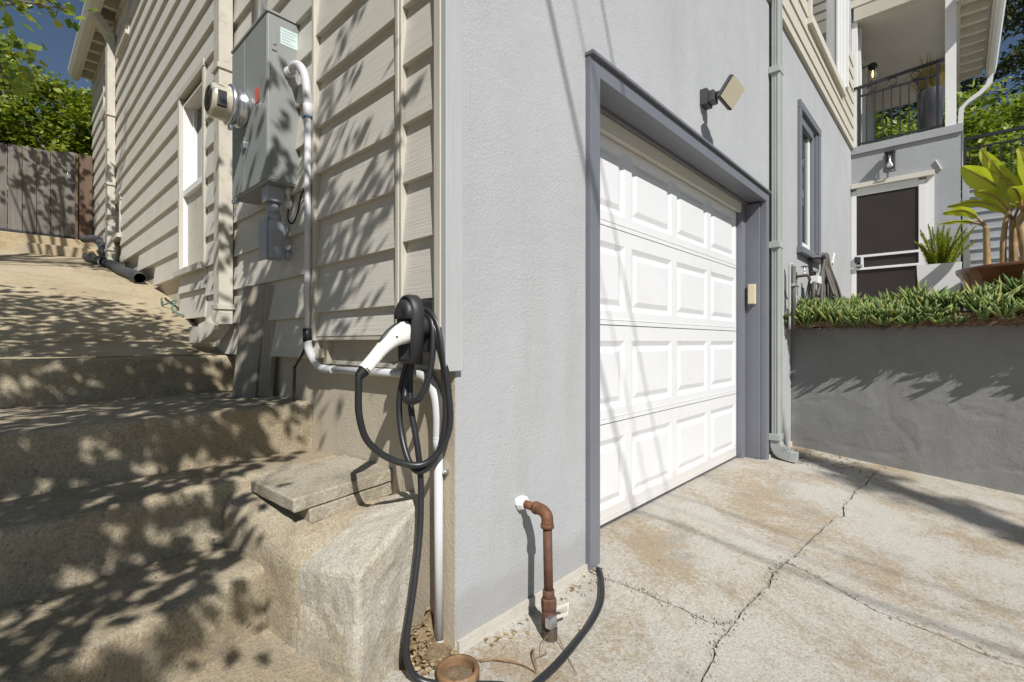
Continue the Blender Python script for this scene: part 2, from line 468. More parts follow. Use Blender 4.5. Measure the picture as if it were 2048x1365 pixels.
def link(name, me, mat, parent=None, loc=None):
    if mat and not me.materials:
        me.materials.append(M[mat] if isinstance(mat, str) else mat)
    o = bpy.data.objects.new(name, me)
    COL.objects.link(o)
    if loc is not None:
        o.location = loc
    if parent is not None:
        o.parent = parent
        o.matrix_parent_inverse = WM[parent.name].inverted()
    WM[o.name] = Matrix.Translation(o.location) if parent is None else Matrix.Identity(4)
    return o
WM = {}

def tag(o, label, cat, group=None, kind=None):
    o['label'] = label; o['category'] = cat
    if group: o['group'] = group
    if kind: o['kind'] = kind
    return o

def thing(name, label, cat, loc=(0, 0, 0), group=None):
    o = bpy.data.objects.new(name, None)
    o.empty_display_size = 0.1
    o.location = loc
    COL.objects.link(o)
    WM[o.name] = Matrix.Translation(loc)
    return tag(o, label, cat, group)

def structure(o, label=None, cat=None):
    o['kind'] = 'structure'
    if label: o['label'] = label
    if cat: o['category'] = cat
    return o

def B(name, mat, parent, *args, bev=0.0):
    return MB().box(*args, bev=bev).build(name, mat, parent)

def spline(pts, per=8):
    pts = [Vector(p) for p in pts]
    out = []
    for i in range(len(pts) - 1):
        p0, p1, p2, p3 = pts[max(i - 1, 0)], pts[i], pts[i + 1], pts[min(i + 2, len(pts) - 1)]
        for k in range(per):
            t = k / per
            out.append(0.5 * ((2 * p1) + (p2 - p0) * t + (2 * p0 - 5 * p1 + 4 * p2 - p3) * t * t + (3 * p1 - p0 - 3 * p2 + p3) * t ** 3))
    out.append(pts[-1])
    return out

def sstep(a, b, x):
    t = min(1, max(0, (x - a) / (b - a)))
    return t * t * (3 - 2 * t)

def G(x, y):                                   # driveway height
    z = -0.042 + 0.096 * min(y, 0)
    return z + 0.036 * sstep(-0.9, 0.1, y) * sstep(0.5, 0.95, x) * (1 - sstep(3.3, 3.8, x))

PATH = [(2.157, 0.90), (2.6, 1.005), (4.3, 1.495), (8.05, 2.20)]
def pz(y):
    if y <= PATH[0][0]: return PATH[0][1]
    for (a, za), (b, zb) in zip(PATH, PATH[1:]):
        if y <= b: return za + (zb - za) * (y - a) / (b - a)
    return PATH[-1][1]

XP = 8.0                                       # porch wall
# ------------------------------------------------------------------ ground
rng = random.Random(3)
def crackline(pts, j=0.012, per=10):
    cur = [Vector(p) for p in pts]
    amp = 0.10
    for lv in range(4):
        amp = 0.055 * 0.75 ** lv
        nx_ = [cur[0]]
        for a, b in zip(cur, cur[1:]):
            d = b - a
            if d.length > 0.012:
                nx_.append((a + b) / 2 + Vector((-d.y, d.x)) * rng.gauss(0, amp) * (1 if d.length < 0.4 else 0.3))
            nx_.append(b)
        cur = nx_
    return [(p.x, p.y) for p in cur]

c_main_far = crackline([(6.5, -0.80), (4.9, -0.745), (4.05, -0.71), (3.6, -0.70), (3.3, -0.672), (3.0, -0.67), (2.75, -0.66), (2.4, -0.65), (2.0, -0.622), (1.8, -0.615), (1.60, -0.595)], 0.006, 9)
c_main_mid = crackline([(1.60, -0.595), (1.46, -0.585), (1.28, -0.60), (0.90, -0.585)], 0.008, 8)
c_main_near = crackline([(0.90, -0.585), (0.62, -0.60), (0.30, -0.64), (-0.4, -0.66), (-1.6, -0.70)], 0.006, 8)
c_two = crackline([(0.90, -0.585), (0.815, -0.51), (0.80, -0.36), (0.775, -0.19), (0.745, -0.03), (0.79, 0.03)], 0.009, 9)
c_three = crackline([(1.60, -0.595), (1.56, -0.76), (1.46, -0.97), (1.46, -1.19), (1.47, -1.40), (1.35, -2.2), (1.5, -4.0), (1.5, -9)], 0.007, 7)

def slab_mesh(poly, w, pitch=0.12):
    """closed polygon -> inset by w along its crack edges, triangulated with inner points, height from G, with a skirt"""
    n = len(poly)
    pts = [Vector(p) for p in poly]
    area = sum(pts[i].x * pts[(i + 1) % n].y - pts[(i + 1) % n].x * pts[i].y for i in range(n))
    if area < 0: pts.reverse()
    ins = []
    for i in range(n):
        e = (pts[(i + 1) % n] - pts[i - 1])
        nn = Vector((-e.y, e.x)); nn = nn.normalized() if nn.length > 1e-9 else Vector((0, 0))
        ins.append(pts[i] + nn * w * (1.0 + 0.7 * noise.noise(Vector((pts[i].x * 9, pts[i].y * 9, 2)))))
    xs = [p.x for p in ins]; ys = [p.y for p in ins]
    inner = []
    def inside(q):
        c = False
        for i in range(n):
            a, b = ins[i], ins[i - 1]
            if (a.y > q.y) != (b.y > q.y) and q.x < (b.x - a.x) * (q.y - a.y) / (b.y - a.y) + a.x:
                c = not c
        return c
    x = min(xs)
    while x < max(xs):
        y = min(ys)
        while y < max(ys):
            big = 1 if y > -2.2 else 6
            q = Vector((x + rng.uniform(-.3, .3) * pitch, y + rng.uniform(-.3, .3) * pitch))
            if (big == 1 or rng.random() < 0.05) and inside(q): inner.append(q)
            y += pitch
        x += pitch
    vin = ins + inner
    vo, eo, fo, *_ = delaunay_2d_cdt(vin, [(i, (i + 1) % n) for i in range(n)], [], 1, 1e-5)
    mb = MB()
    def H(p): return G(p.x, p.y) + 0.004 * noise.noise(Vector((p.x * 2.3, p.y * 2.3, 0.3)))
    mb.add([(p.x, p.y, H(p)) for p in vo], [tuple(f) for f in fo], True)
    V = []
    for p in ins: V += [(p.x, p.y, G(p.x, p.y) + 0.004 * noise.noise(Vector((p.x * 2.3, p.y * 2.3, 0.3)))), (p.x, p.y, G(p.x, p.y) - 0.05)]
    mb.add(V, [(2 * i, 2 * i + 1, (2 * i + 3) % (2 * n), (2 * i + 2) % (2 * n)) for i in range(n)])
    return mb

drive = thing('driveway', 'cracked pale concrete driveway stained tan in front of the garage', 'driveway', (1.5, -0.6, -0.1))
drive['kind'] = 'structure'
slab_defs = [
    c_main_far + c_main_mid[1:] + c_two[1:] + [(0.83, 0.03), (0.83, 0.20), (3.36, 0.20), (3.36, 0.0), (4.33, 0.0), (6.5, 0.0)],
    c_main_near[::-1] + c_two[1:] + [(0.79, 0.0), (0.0, 0.0), (-0.12, 0.02), (-0.20, 0.10), (-0.33, 0.02), (-0.45, 0.02), (-1.6, 0.02)],
    c_main_far + c_three[1:] + [(6.5, -9.0)],
    c_main_near[::-1] + c_main_mid[::-1][1:] + c_three[1:] + [(-1.6, -9.0)],
]
for sd in slab_defs:
    slab_mesh(sd, 0.0038).build('slab', 'drive', drive, fix=True)
mb = MB()
nx, ny = 30, 30
V = [(-6 + 14 * i / nx, -10 + 10.4 * j / ny, G(-6 + 14 * i / nx, -10 + 10.4 * j / ny) - 0.026) for i in range(nx + 1) for j in range(ny + 1)]
mb.add(V, [(i * (ny + 1) + j, (i + 1) * (ny + 1) + j, (i + 1) * (ny + 1) + j + 1, i * (ny + 1) + j + 1) for i in range(nx) for j in range(ny)])
structure(mb.build('soil_bed', 'dirt'))
mb = MB()
V = [(x, y, -0.3 + 0.096 * y) for x in (-90, 90) for y in (-90, 2)]
mb.add(V, [(0, 2, 3, 1)])
structure(mb.build('ground', 'soil'))

# path up the side, garden beside it, hillside behind
def sheet(x0, x1, ys, zf, nx=24, amp=0.006, dx=0):
    V = []
    for i in range(nx + 1):
        x = x0 + (x1 - x0) * i / nx
        for y in ys:
            V.append((x, y, zf(x, y) + amp * noise.noise(Vector((x * 2, y * 2, 1)))))
    m = len(ys)
    return MB().add(V, [(i * m + j, (i + 1) * m + j, (i + 1) * m + j + 1, i * m + j + 1) for i in range(nx) for j in range(m - 1)], True)
ys = [2.185 + 5.9 * k / 60 for k in range(61)]
structure(sheet(-2.3, 0.02, ys, lambda x, y: pz(y)).build('path', 'path'))
structure(sheet(-14, -2.3, [-12, -6, -3, 0, 1, 2, 3, 4, 5, 6, 7, 8.05, 9], lambda x, y: (pz(y) - 0.03) if y > 2 else (-0.2 + 0.096 * y if y < 0 else -0.2 + 0.53 * y)).build('garden_bed', 'soil'))
structure(sheet(-60, 60, [8.42, 12, 20, 40, 90], lambda x, y: 2.5 + 0.12 * (y - 8.4), 30, 0.2).build('hillside', 'soil'))

# ------------------------------------------------------------------ house
house = thing('house', 'grey stucco house with beige lap siding and white garage door', 'house', (0, 0, 0))

# stucco front wall, built round its two openings; behind it the side wall core
mb = MB()
T = 0.22
mb.box(0, 0.80, 0, T, 0.0, 6.6).box(3.45, 4.66, 0, T, 0.0, 3.97)
mb.box(0.80, 3.45, 0, T, 2.20, 6.6).box(3.45, 4.66, 0, T, 3.97, 6.6)
mb.box(4.66, 5.50, 0, T, 0.5, 2.01).box(4.66, 5.50, 0, T, 3.40, 4.50)
mb.box(5.50, XP + 0.2, 0, T, 0.5, 4.50)
mb.box(4.66, 5.0, 0, T, 4.50, 6.6)
mb.box(7.0, XP + 2.75, 0, T, 4.50, 6.6)
mb.box(XP + 0.2, XP + 2.75, 0, T, 3.4, 4.5)
mb.build('stucco_wall', 'stucco', house)
B('garage_interior', 'dark_metal', house, 0.5, 4.2, 0.42, 0.46, -0.05, 2.6)
# concrete foundation strip below the stucco
B('foundation_strip', 'found_grey', house, 0.004, 0.80, -0.012, T, -0.25, -0.002)
B('foundation_strip', 'found_grey', house, 3.45, 4.40, -0.012, T, -0.25, -0.002)
for (fa, fb, ft) in ((0.301, 0.945, 0.999), (0.946, 2.60, 1.02), (2.601, 3.36, 1.45), (3.361, 4.25, 1.62), (4.251, 5.0, 1.86), (5.001, 5.95, 2.1), (5.951, 6.80, 2.2), (6.801, 7.6, 2.5), (7.601, 8.55, 2.7)):
    B('foundation_wall', 'found', house, 0.0, 0.06, fa, fb, -0.3, ft)
B('foundation_wall', 'found', house, 0.07, 0.2, 0.225, 8.55, -0.3, 1.2)
mb = MB().box(-0.003, 0.15, 0.002, 0.30, -0.3, 0.9, bev=0.0)
mb.build('foundation_corner', 'found', house)
B('wall_core', 'siding', house, 0.085, 0.22, 0.225, 8.55, 1.2, 5.25)

# lap siding: every board is a piece of its own
def lap_board(y0, y1, z, h, x0=-0.03, step=0.022, me_cache={}):
    key = (round(y1 - y0, 3), round(h, 3))
    if key not in me_cache:
        mb = MB()
        L = y1 - y0
        n = max(1, int(L / 0.5))
        prof = [(x0 - step, 0.0), (x0 - step + 0.003, -0.002), (0.012, 0.0), (0.012, h), (x0, h)]
        m = len(prof)
        V = [(p[0], L * i / n, p[1]) for i in range(n + 1) for p in prof]
        Fc = [(i * m + k, i * m + (k + 1) % m, (i + 1) * m + (k + 1) % m, (i + 1) * m + k) for i in range(n) for k in range(m)]
        mb.add(V, Fc + [tuple(range(m))[::-1], tuple(n * m + k for k in range(m))])
        me = mb.mesh('siding_board')
        bm = bmesh.new(); bm.from_mesh(me); bmesh.ops.recalc_face_normals(bm, faces=bm.faces[:]); bm.to_mesh(me); bm.free()
        me_cache[key] = me
    return link('siding_board', me_cache[key], 'siding', house, loc=(0, y0, z))

EXP = 0.208
for k in range(7):                                # narrow strip by the corner trim
    lap_board(0.037, 0.228, 1.131 + EXP * k, EXP)
lap_board(0.037, 0.228, 1.018, 0.113)
for k in range(7):                                # middle bay
    lap_board(0.264, 0.905, 1.118 + EXP * k, EXP)
lap_board(0.264, 0.905, 1.010, 0.108)
lap_board(0.905, 2.62, 0.91, 0.19)                # left bay, up to the window
WIN = (2.655, 3.30, 1.55, 2.88)
for k in range(9):
    z = 1.10 + 0.203 * k
    lap_board(0.942, WIN[0] - 0.04, z, 0.203)
# upper rows run past every bay
top0 = 1.10 + 0.203 * 9
zr = 1.118 + EXP * 7
lap_board(0.037, 0.905, zr, top0 + 0.203 - zr + 0.0)
for k in range(1, 12):
    lap_board(0.037, 8.55, top0 + 0.203 * k, 0.203)
lap_board(0.942, 8.55, top0, 0.203)
# beyond the window the rows step up with the slope
segs = [(3.34, 4.25), (4.25, 5.0), (5.0, 6.02), (6.02, 6.75), (6.75, 7.6), (7.6, 8.55)]
for (a, b) in segs:
    for k in range(-1, 9):
        z = 1.10 + 0.203 * k
        low = pz(b) + 0.03
        if z < low - 0.02: continue
        if a == 6.02 and z < 2.68 and z > 2.0: continue
        lap_board(a, b - 0.004, z, 0.203)
lap_board(2.62, 3.34, 1.10 + 0.06, 0.203); lap_board(2.62, 3.34, 1.363, 0.15)
lap_board(6.02, 6.75, 2.675, 0.203 * 9 + 1.10 - 2.675)

# battens, corner trim and the skirt boards
B('batten', 'trim_beige', house, -0.060, 0.01, 0.245, 0.264, 0.99, 2.95, bev=0.003)
B('batten', 'trim_beige', house, -0.057, 0.01, 0.2285, 0.2425, 1.0, 2.95, bev=0.003)
B('batten', 'trim_beige', house, -0.062, 0.01, 0.907, 0.925, 0.99, 2.95, bev=0.003)
B('batten', 'trim_beige', house, -0.057, 0.01, 0.926, 0.940, 1.0, 2.95, bev=0.003)
B('corner_trim', 'trim_beige', house, -0.064, -0.004, 0.003, 0.036, 0.895, 6.4, bev=0.003)
B('corner_trim', 'trim_grey', house, -0.060, 0.012, -0.022, 0.001, 0.89, 6.4, bev=0.002)
B('skirt_board', 'skirt', house, -0.008, 0.02, 0.262, 0.842, 0.905, 1.0, bev=0.002)
B('skirt_board', 'skirt', house, -0.030, 0.02, 0.842, 0.89, 0.885, 1.0, bev=0.003)
B('skirt_board', 'skirt', house, -0.006, 0.02, 0.04, 0.26, 0.90, 1.005, bev=0.002)
B('starter_strip', 'trim_beige', house, -0.050, 0.0, 0.265, 0.9, 0.992, 1.007, bev=0.002)
B('ledger_strip', 'trim_beige', house, -0.016, 0.006, 0.05, 0.82, 0.886, 0.903, bev=0.002)
# eave along the side: soffit boards, rafter tails, gutter
mb = MB(); mb.box(-0.20, 0.02, 0.3, 8.55, 5.10, 5.13); mb.build('soffit', 'offwhite', house)
for k in range(26):
    y = 8.45 - 0.32 * k
    B('rafter_tail', 'offwhite', house, -0.185, -0.02, y, y + 0.06, 4.99, 5.099)
B('fascia', 'offwhite', house, -0.215, -0.187, 0.3, 8.56, 4.95, 5.15)
mb = MB(); mb.prism([(-0.285, 4.98), (-0.235, 4.945), (-0.217, 4.945), (-0.217, 5.10), (-0.315, 5.10), (-0.315, 5.06)], 'y', 0.3, 8.6)
gut = mb.build('gutter', 'offwhite', house)
mb = MB()
mb.add([(-0.26, -0.2, 5.14), (-0.26, 8.62, 5.14), (4.0, 8.9, 8.2), (4.0, -0.3, 8.2), (10.9, 8.9, 6.7), (10.9, -0.3, 6.7)], [(0, 3, 2, 1), (3, 5, 4, 2)])
mb.add([(-0.26, -0.2, 5.20), (-0.26, 8.62, 5.20), (4.0, 8.9, 8.3), (4.0, -0.3, 8.3), (10.9, 8.9, 6.8), (10.9, -0.3, 6.8)], [(0, 1, 2, 3), (3, 2, 4, 5)])
mb.build('roof', 'roof', house)
mb = MB().prism([(0.0, 6.6), (8.2, 6.6), (8.2, 7.2), (4.0, 8.2), (0.0, 5.35)], 'y', 0.003, T)
mb.build('gable_wall', 'stucco', house)
mb = MB().box(0.2, XP, 8.35, 8.55, 0, 5.3)
mb.build('rear_wall', 'siding', house)

# windows of the side wall
def side_window(y0, y1, z0, z1, depth=0.085, xs=-0.03, mat='white', panel_z=None):
    w = B('window', 'trim_beige', house, xs - 0.022, xs + 0.02, y0 - 0.045, y0 - 0.002, z0 - 0.0, z1 + 0.05, bev=0.002)      # near casing
    def S(n, m, *a, bev=0.002): return B(n, m, w, *a, bev=bev)
    S('casing', 'trim_beige', xs - 0.022, xs + 0.02, y1 + 0.002, y1 + 0.05, z0, z1 + 0.05)
    S('casing', 'trim_beige', xs - 0.026, xs + 0.02, y0 - 0.05, y1 + 0.055, z1 + 0.051, z1 + 0.10)
    S('jamb', mat, xs + 0.001, xs + depth, y1 - 0.02, y1 - 0.0, z0, z1)
    S('jamb', mat, xs + 0.001, xs + depth, y0, y0 + 0.02, z0, z1)
    S('head', 'offwhite', xs + 0.001, xs + depth, y0 + 0.021, y1 - 0.021, z1 - 0.02, z1)
    S('sill', 'trim_beige', xs - 0.05, xs + depth, y0 - 0.06, y1 + 0.06, z0 - 0.05, z0 - 0.002, bev=0.004)
    lo = z0
    if panel_z:
        S('lower_panel', 'pipe_beige', xs + 0.03, xs + depth, y0 + 0.021, y1 - 0.021, z0, panel_z)
        S('stool', mat, xs + 0.0, xs + depth - 0.01, y0 + 0.021, y1 - 0.021, panel_z + 0.002, panel_z + 0.05, bev=0.004)
        lo = panel_z + 0.05
    S('sash', mat, xs + depth - 0.045, xs + depth - 0.012, y0 + 0.021, y0 + 0.05, lo + 0.001, z1 - 0.021)
    S('sash', mat, xs + depth - 0.045, xs + depth - 0.012, (y0 + y1) / 2 - 0.02, (y0 + y1) / 2 + 0.02, lo + 0.001, z1 - 0.021)
    S('sash', mat, xs + depth - 0.045, xs + depth - 0.012, y1 - 0.05, y1 - 0.021, lo + 0.001, z1 - 0.021)
    S('pane', 'glass', xs + depth - 0.02, xs + depth - 0.016, y0 + 0.05, y1 - 0.05, lo + 0.001, z1 - 0.021, bev=0)
    return w
side_window(2.68, 3.30, 1.545, 2.86, depth=0.11, panel_z=2.13)
side_window(6.08, 6.69, 2.27, 2.66, depth=0.10, mat='white')
side_window(5.52, 6.08, 4.42, 5.08, depth=0.05, mat='offwhite')
side_window(6.98, 7.30, 4.05, 4.75, depth=0.05, mat='offwhite')

# downspouts on the side wall
def strap(parent, *a, mat='pipe_beige'): return B('strap', mat, parent, *a, bev=0.002)
def ribbed(mb, pts, w, d, up):
    return mb.rect_tube(pts, w, d, up)
ds = MB().rect_tube(spline([(-0.095, 2.06, 4.95), (-0.095, 2.06, 3.0), (-0.095, 2.06, 1.25), (-0.10, 2.06, 1.15), (-0.11, 2.075, 1.10), (-0.13, 2.13, 1.055), (-0.15, 2.22, 1.03), (-0.165, 2.36, 1.03)], 6), 0.075, 0.10, (1, 0, 0)).build('downspout', 'pipe_beige', house)
for z in (1.18, 2.62, 3.9):
    strap(ds, -0.142, -0.04, 2.0, 2.12, z, z + 0.03)
MB().rect_tube([(-0.10, 2.062, 1.17), (-0.108, 2.075, 1.105), (-0.128, 2.13, 1.06), (-0.148, 2.21, 1.035)], 0.083, 0.11, (1, 0, 0)).build('elbow', 'pipe_beige', ds)
ds2 = MB().rect_tube([(-0.24, 6.45, 4.96), (-0.12, 6.45, 4.80), (-0.085, 6.45, 4.72), (-0.085, 6.45, 2.72), (-0.085, 6.45, 1.97)], 0.075, 0.17, (1, 0, 0)).build('downspout', 'pipe_beige', house)
for z in (2.9, 3.75, 2.5, 2.1):
    strap(ds2, -0.13, -0.04, 6.35, 6.55, z, z + 0.03)

# garage door frame: casing, drip cap, reveals, stops
FY = -0.026
gf = B('garage_frame', 'frame_grey', house, 0.75, 0.83, FY, 0.15, -0.075, 2.252, bev=0.003)
def GF(n, *a, bev=0.002, mat='frame_grey'): return B(n, mat, gf, *a, bev=bev)
GF('header', 0.831, 3.48, FY, 0.02, 2.178, 2.25)
GF('drip_cap', 0.745, 3.49, FY - 0.018, 0.0, 2.253, 2.268)
GF('soffit_board', 0.831, 3.40, 0.021, 0.11, 2.182, 2.21)
GF('soffit_board', 0.831, 3.40, 0.113, 0.22, 2.164, 2.21)
GF('stop', 0.831, 3.28, 0.135, 0.165, 2.085, 2.163, mat='offwhite')
GF('jamb', 3.40, 3.48, FY, 0.02, -0.06, 2.177)
GF('jamb', 3.372, 3.47, 0.021, 0.13, -0.05, 2.163)
GF('jamb', 3.275, 3.45, 0.131, 0.21, -0.04, 2.163)
# sectional door: four sections, each with four raised panels
SEC = 0.533
px0, pw, pitch, ph, pb = 0.865, 0.53, 0.61, 0.37, 0.075
DY = 0.174
gd = B('garage_door', 'dark_metal', house, 0.84, 3.267, DY + 0.03, DY + 0.05, 0.012, 2.13)
pm = MB()
rings = [(0, 0), (0.004, 0.0018), (0.028, 0.0105), (0.034, 0.011), (0.062, 0.0025), (0.066, 0.0018)]
Vp = []
for (o, d) in rings:
    Vp += [(o, d, o), (pw - o, d, o), (pw - o, d, ph - o), (o, d, ph - o)]
Fp = [(i * 4 + k, i * 4 + (k + 1) % 4, i * 4 + 4 + (k + 1) % 4, i * 4 + 4 + k) for i in range(len(rings) - 1) for k in range(4)]
e = (len(rings) - 1) * 4
pm.add(Vp, Fp + [(e, e + 1, e + 2, e + 3)])
pme = pm.mesh('raised_panel')
for r in range(4):
    z0 = 0.012 + SEC * r; z1 = z0 + SEC - 0.005
    mb = MB()
    xs = [0.832]
    for c in range(4): xs += [px0 + pitch * c - 0.012 + 0.012, px0 + pitch * c + pw]
    xs += [3.267]
    za, zb = z0 + pb, z0 + pb + ph
    V = []; Fc = []
    zs = [z0, za, zb, z1]
    for x in xs:
        for z in zs: V.append((x, DY, z))
    for i in range(len(xs) - 1):
        for j in range(3):
            if j == 1 and i % 2 == 1: continue
            Fc.append((i * 4 + j, (i + 1) * 4 + j, (i + 1) * 4 + j + 1, i * 4 + j + 1))
    mb.add(V, Fc)
    mb.add([(0.832, DY, z0), (3.267, DY, z0), (3.267, DY + 0.028, z0 + 0.004), (0.832, DY + 0.028, z0 + 0.004)], [(0, 3, 2, 1)])
    mb.add([(0.832, DY, z1), (3.267, DY, z1), (3.267, DY + 0.028, z1 - 0.002), (0.832, DY + 0.028, z1 - 0.002)], [(0, 1, 2, 3)])
    # shallow rib above the seam
    mb.box(0.833, 3.266, DY - 0.0022, DY + 0.002, z0 + 0.026, z0 + 0.030)
    sec = mb.build('door_section', 'door', house)
    for c in range(4):
        link('raised_panel', pme, 'door', sec, loc=(px0 + pitch * c, DY, za))
B('bottom_seal', 'dark_metal', house, 0.84, 3.26, DY + 0.002, DY + 0.03, -0.012, 0.011)

# narrow window in the front wall
nw = MB().box(4.585, 4.66, -0.03, 0.02, 1.96, 3.40, bev=0.003).build('window', 'frame_grey', house)
def NW(n, mat, *a, bev=0.003): return B(n, mat, nw, *a, bev=bev)
NW('frame', 'frame_grey', 5.50, 5.60, -0.03, 0.02, 1.96, 3.40)
NW('frame', 'frame_grey', 4.585, 5.60, -0.032, 0.02, 3.402, 3.48)
NW('sill', 'frame_grey', 4.55, 5.62, -0.06, 0.02, 1.90, 1.958)
NW('sill', 'frame_grey', 4.66, 5.50, 0.021, 0.14, 1.97, 2.01)
NW('jamb', 'frame_grey', 5.45, 5.499, -0.012, 0.10, 2.01, 3.40)
NW('jamb', 'frame_grey', 5.335, 5.449, 0.012, 0.10, 2.01, 3.40)
NW('jamb', 'frame_grey', 4.661, 4.70, 0.021, 0.10, 2.01, 3.40)
NW('head', 'frame_grey', 4.701, 5.334, 0.0, 0.10, 3.30, 3.399)
NW('sash', 'white', 5.26, 5.334, 0.034, 0.07, 2.012, 3.299)
NW('sash', 'white', 4.70, 5.259, 0.034, 0.07, 2.012, 2.075)
NW('pane', 'glass', 4.70, 5.26, 0.05, 0.055, 2.075, 3.30, bev=0)

# front downspout with flexible foot
fd = MB().box(3.565, 3.655, -0.085, -0.02, 0.12, 4.0, bev=0.006).build('downspout', 'pipe_grey', house)
for k in range(3):
    MB().box(3.568, 3.652, -0.0885, -0.084, 0.13, 4.0).add([], []).build('rib', 'pipe_grey', fd) if False else None
mbr = MB()
for k in range(4):
    x = 3.578 + 0.02 * k
    mbr.box(x, x + 0.007, -0.089, -0.0845, 0.13, 4.0)
for k in range(3):
    y = -0.075 + 0.02 * k
    mbr.box(3.561, 3.5655, y, y + 0.007, 0.13, 4.0)
mbr.build('flutes', 'pipe_grey', fd)
for z in (0.13, 1.80, 3.32):
    MB().box(3.545, 3.67, -0.094, -0.0, z, z + 0.055, bev=0.004).build('strap', 'pipe_grey', fd)
MB().rect_tube(spline([(3.61, -0.052, 0.14), (3.61, -0.055, 0.07), (3.61, -0.085, 0.025), (3.61, -0.15, 0.005), (3.61, -0.21, 0.0)], 4), 0.10, 0.075, (1, 0, 0)).build('foot_elbow', 'pipe_grey', fd)
mbr = MB()
for k in range(8):
    t = k / 7
    mbr.rect_tube([(3.61, -0.058 - 0.10 * t ** 1.6, 0.085 - 0.075 * t ** 0.8), (3.61, -0.060 - 0.10 * t ** 1.6 - 0.003 - 0.004 * t, 0.085 - 0.075 * t ** 0.8 - 0.006 + 0.005 * t)], 0.106, 0.083, (1, 0, 0))
mbr.build('elbow_rib', 'pipe_grey', fd)
us = MB().rect_tube([(3.61, -0.052, 4.0), (3.61, -0.052, 4.5), (3.50, -0.06, 4.9), (3.50, -0.06, 6.2)], 0.085, 0.06, (1, 0, 0)).build('downspout', 'pipe_beige', house)

# upper siding on the front wall and its tall corner window
for k, (z, h) in enumerate([(3.965, 0.13), (4.095, 0.19), (4.285, 0.19), (4.475, 0.19), (4.665, 0.19), (4.855, 0.19), (5.045, 0.19), (5.235, 0.19)]):
    spans = [(3.3, 4.92), (7.03, XP)] if z > 4.42 else [(3.3, XP)]
    for (a, b) in spans:
        mb = MB().prism([(-0.034, z), (-0.02, z + h), (-0.001, z + h), (-0.001, z)], 'x', a, b)
        mb.build('siding_board', 'siding_x', house)
bw = B('window', 'offwhite', house, 4.925, 4.99, -0.06, 0.02, 4.50, 6.5, bev=0.003)
def BW(n, mat, *a, bev=0.003): return B(n, mat, bw, *a, bev=bev)
BW('sill', 'offwhite', 4.90, 7.03, -0.075, 0.03, 4.40, 4.498)
BW('jamb', 'white', 6.95, 7.02, -0.105, 0.02, 4.499, 6.5)
BW('jamb', 'white', 6.92, 6.948, -0.070, 0.02, 4.499, 6.5)
BW('jamb', 'white', 6.89, 6.918, -0.038, 0.02, 4.499, 6.5)
BW('jamb', 'white', 6.85, 6.888, -0.006, 0.02, 4.499, 6.5)
BW('pane', 'glass_big', 4.99, 6.85, 0.022, 0.026, 4.50, 6.5, bev=0)
# porch: wall, slab, ceiling, beam, post, siding, far beam
B('porch_wall', 'stucco_porch', house, XP, XP + 0.2, -1.24, -0.001, 0.9, 3.87)
B('porch_slab', 'stucco_porch', house, XP - 0.03, XP + 2.75, -1.265, -0.002, 3.872, 3.985, bev=0.004)
B('porch_side_wall', 'stucco_porch', house, XP + 0.2, XP + 2.75, -1.24, -1.04, 3.0, 3.871)
B('porch_ceiling', 'ceil', house, XP + 0.05, XP + 2.75, -1.24, -0.001, 5.96, 6.0)
B('porch_beam', 'siding_x', house, XP - 0.02, XP + 0.12, -1.24, -0.035, 5.93, 6.14)
for k in range(4):
    z = 6.143 + 0.15 * k
    MB().prism([(XP - 0.03, z), (XP - 0.012, z + 0.15), (XP + 0.1, z + 0.15), (XP + 0.1, z)], 'y', -1.24, -0.001).build('siding_board', 'siding_x', house)
B('porch_post', 'white', house, XP + 0.0, XP + 0.115, -1.195, -1.08, 3.986, 5.95, bev=0.004)
B('porch_beam', 'ceil', house, XP + 2.6, XP + 2.75, -1.24, -0.001, 5.5, 5.96)
B('porch_beam', 'ceil', house, XP + 0.12, XP + 2.6, -1.24, -1.12, 5.72, 5.959)
B('porch_trim', 'white', house, XP + 0.02, XP + 0.10, -0.075, -0.002, 3.986, 5.94, bev=0.003)
B('porch_door_casing', 'white', house, XP + 0.16, XP + 0.30, -0.10, -0.002, 3.986, 5.9, bev=0.003)
B('porch_door_casing', 'white', house, XP + 1.3, XP + 1.42, -0.04, -0.002, 3.986, 5.9, bev=0.003)
B('porch_door', 'offwhite', house, XP + 0.31, XP + 1.29, -0.02, -0.002, 3.986, 5.9)
# porch roof edge running away from the viewer: soffit, rafters, gutter and its downspout
B('porch_soffit', 'offwhite', house, XP - 0.4, XP + 2.8, -1.56, -1.241, 5.78, 5.81)
for k in range(10):
    x = XP - 0.3 + 0.33 * k
    B('rafter_tail', 'offwhite', house, x, x + 0.06, -1.52, -1.242, 5.66, 5.779)
B('porch_fascia', 'offwhite', house, XP - 0.4, XP + 2.8, -1.59, -1.561, 5.62, 5.82)
pg = MB().prism([(-1.68, 5.66), (-1.64, 5.61), (-1.592, 5.61), (-1.592, 5.79), (-1.71, 5.79)], 'x', XP - 0.4, XP + 2.85).build('gutter', 'white', house)
MB().rect_tube(spline([(XP + 2.75, -1.63, 5.64), (XP + 2.75, -1.61, 5.50), (XP + 2.75, -1.50, 5.36), (XP + 2.75, -1.30, 5.22), (XP + 2.75, -1.25, 5.0), (XP + 2.75, -1.25, 4.0)], 5), 0.08, 0.07, (1, 0, 0)).build('downspout', 'white', house)

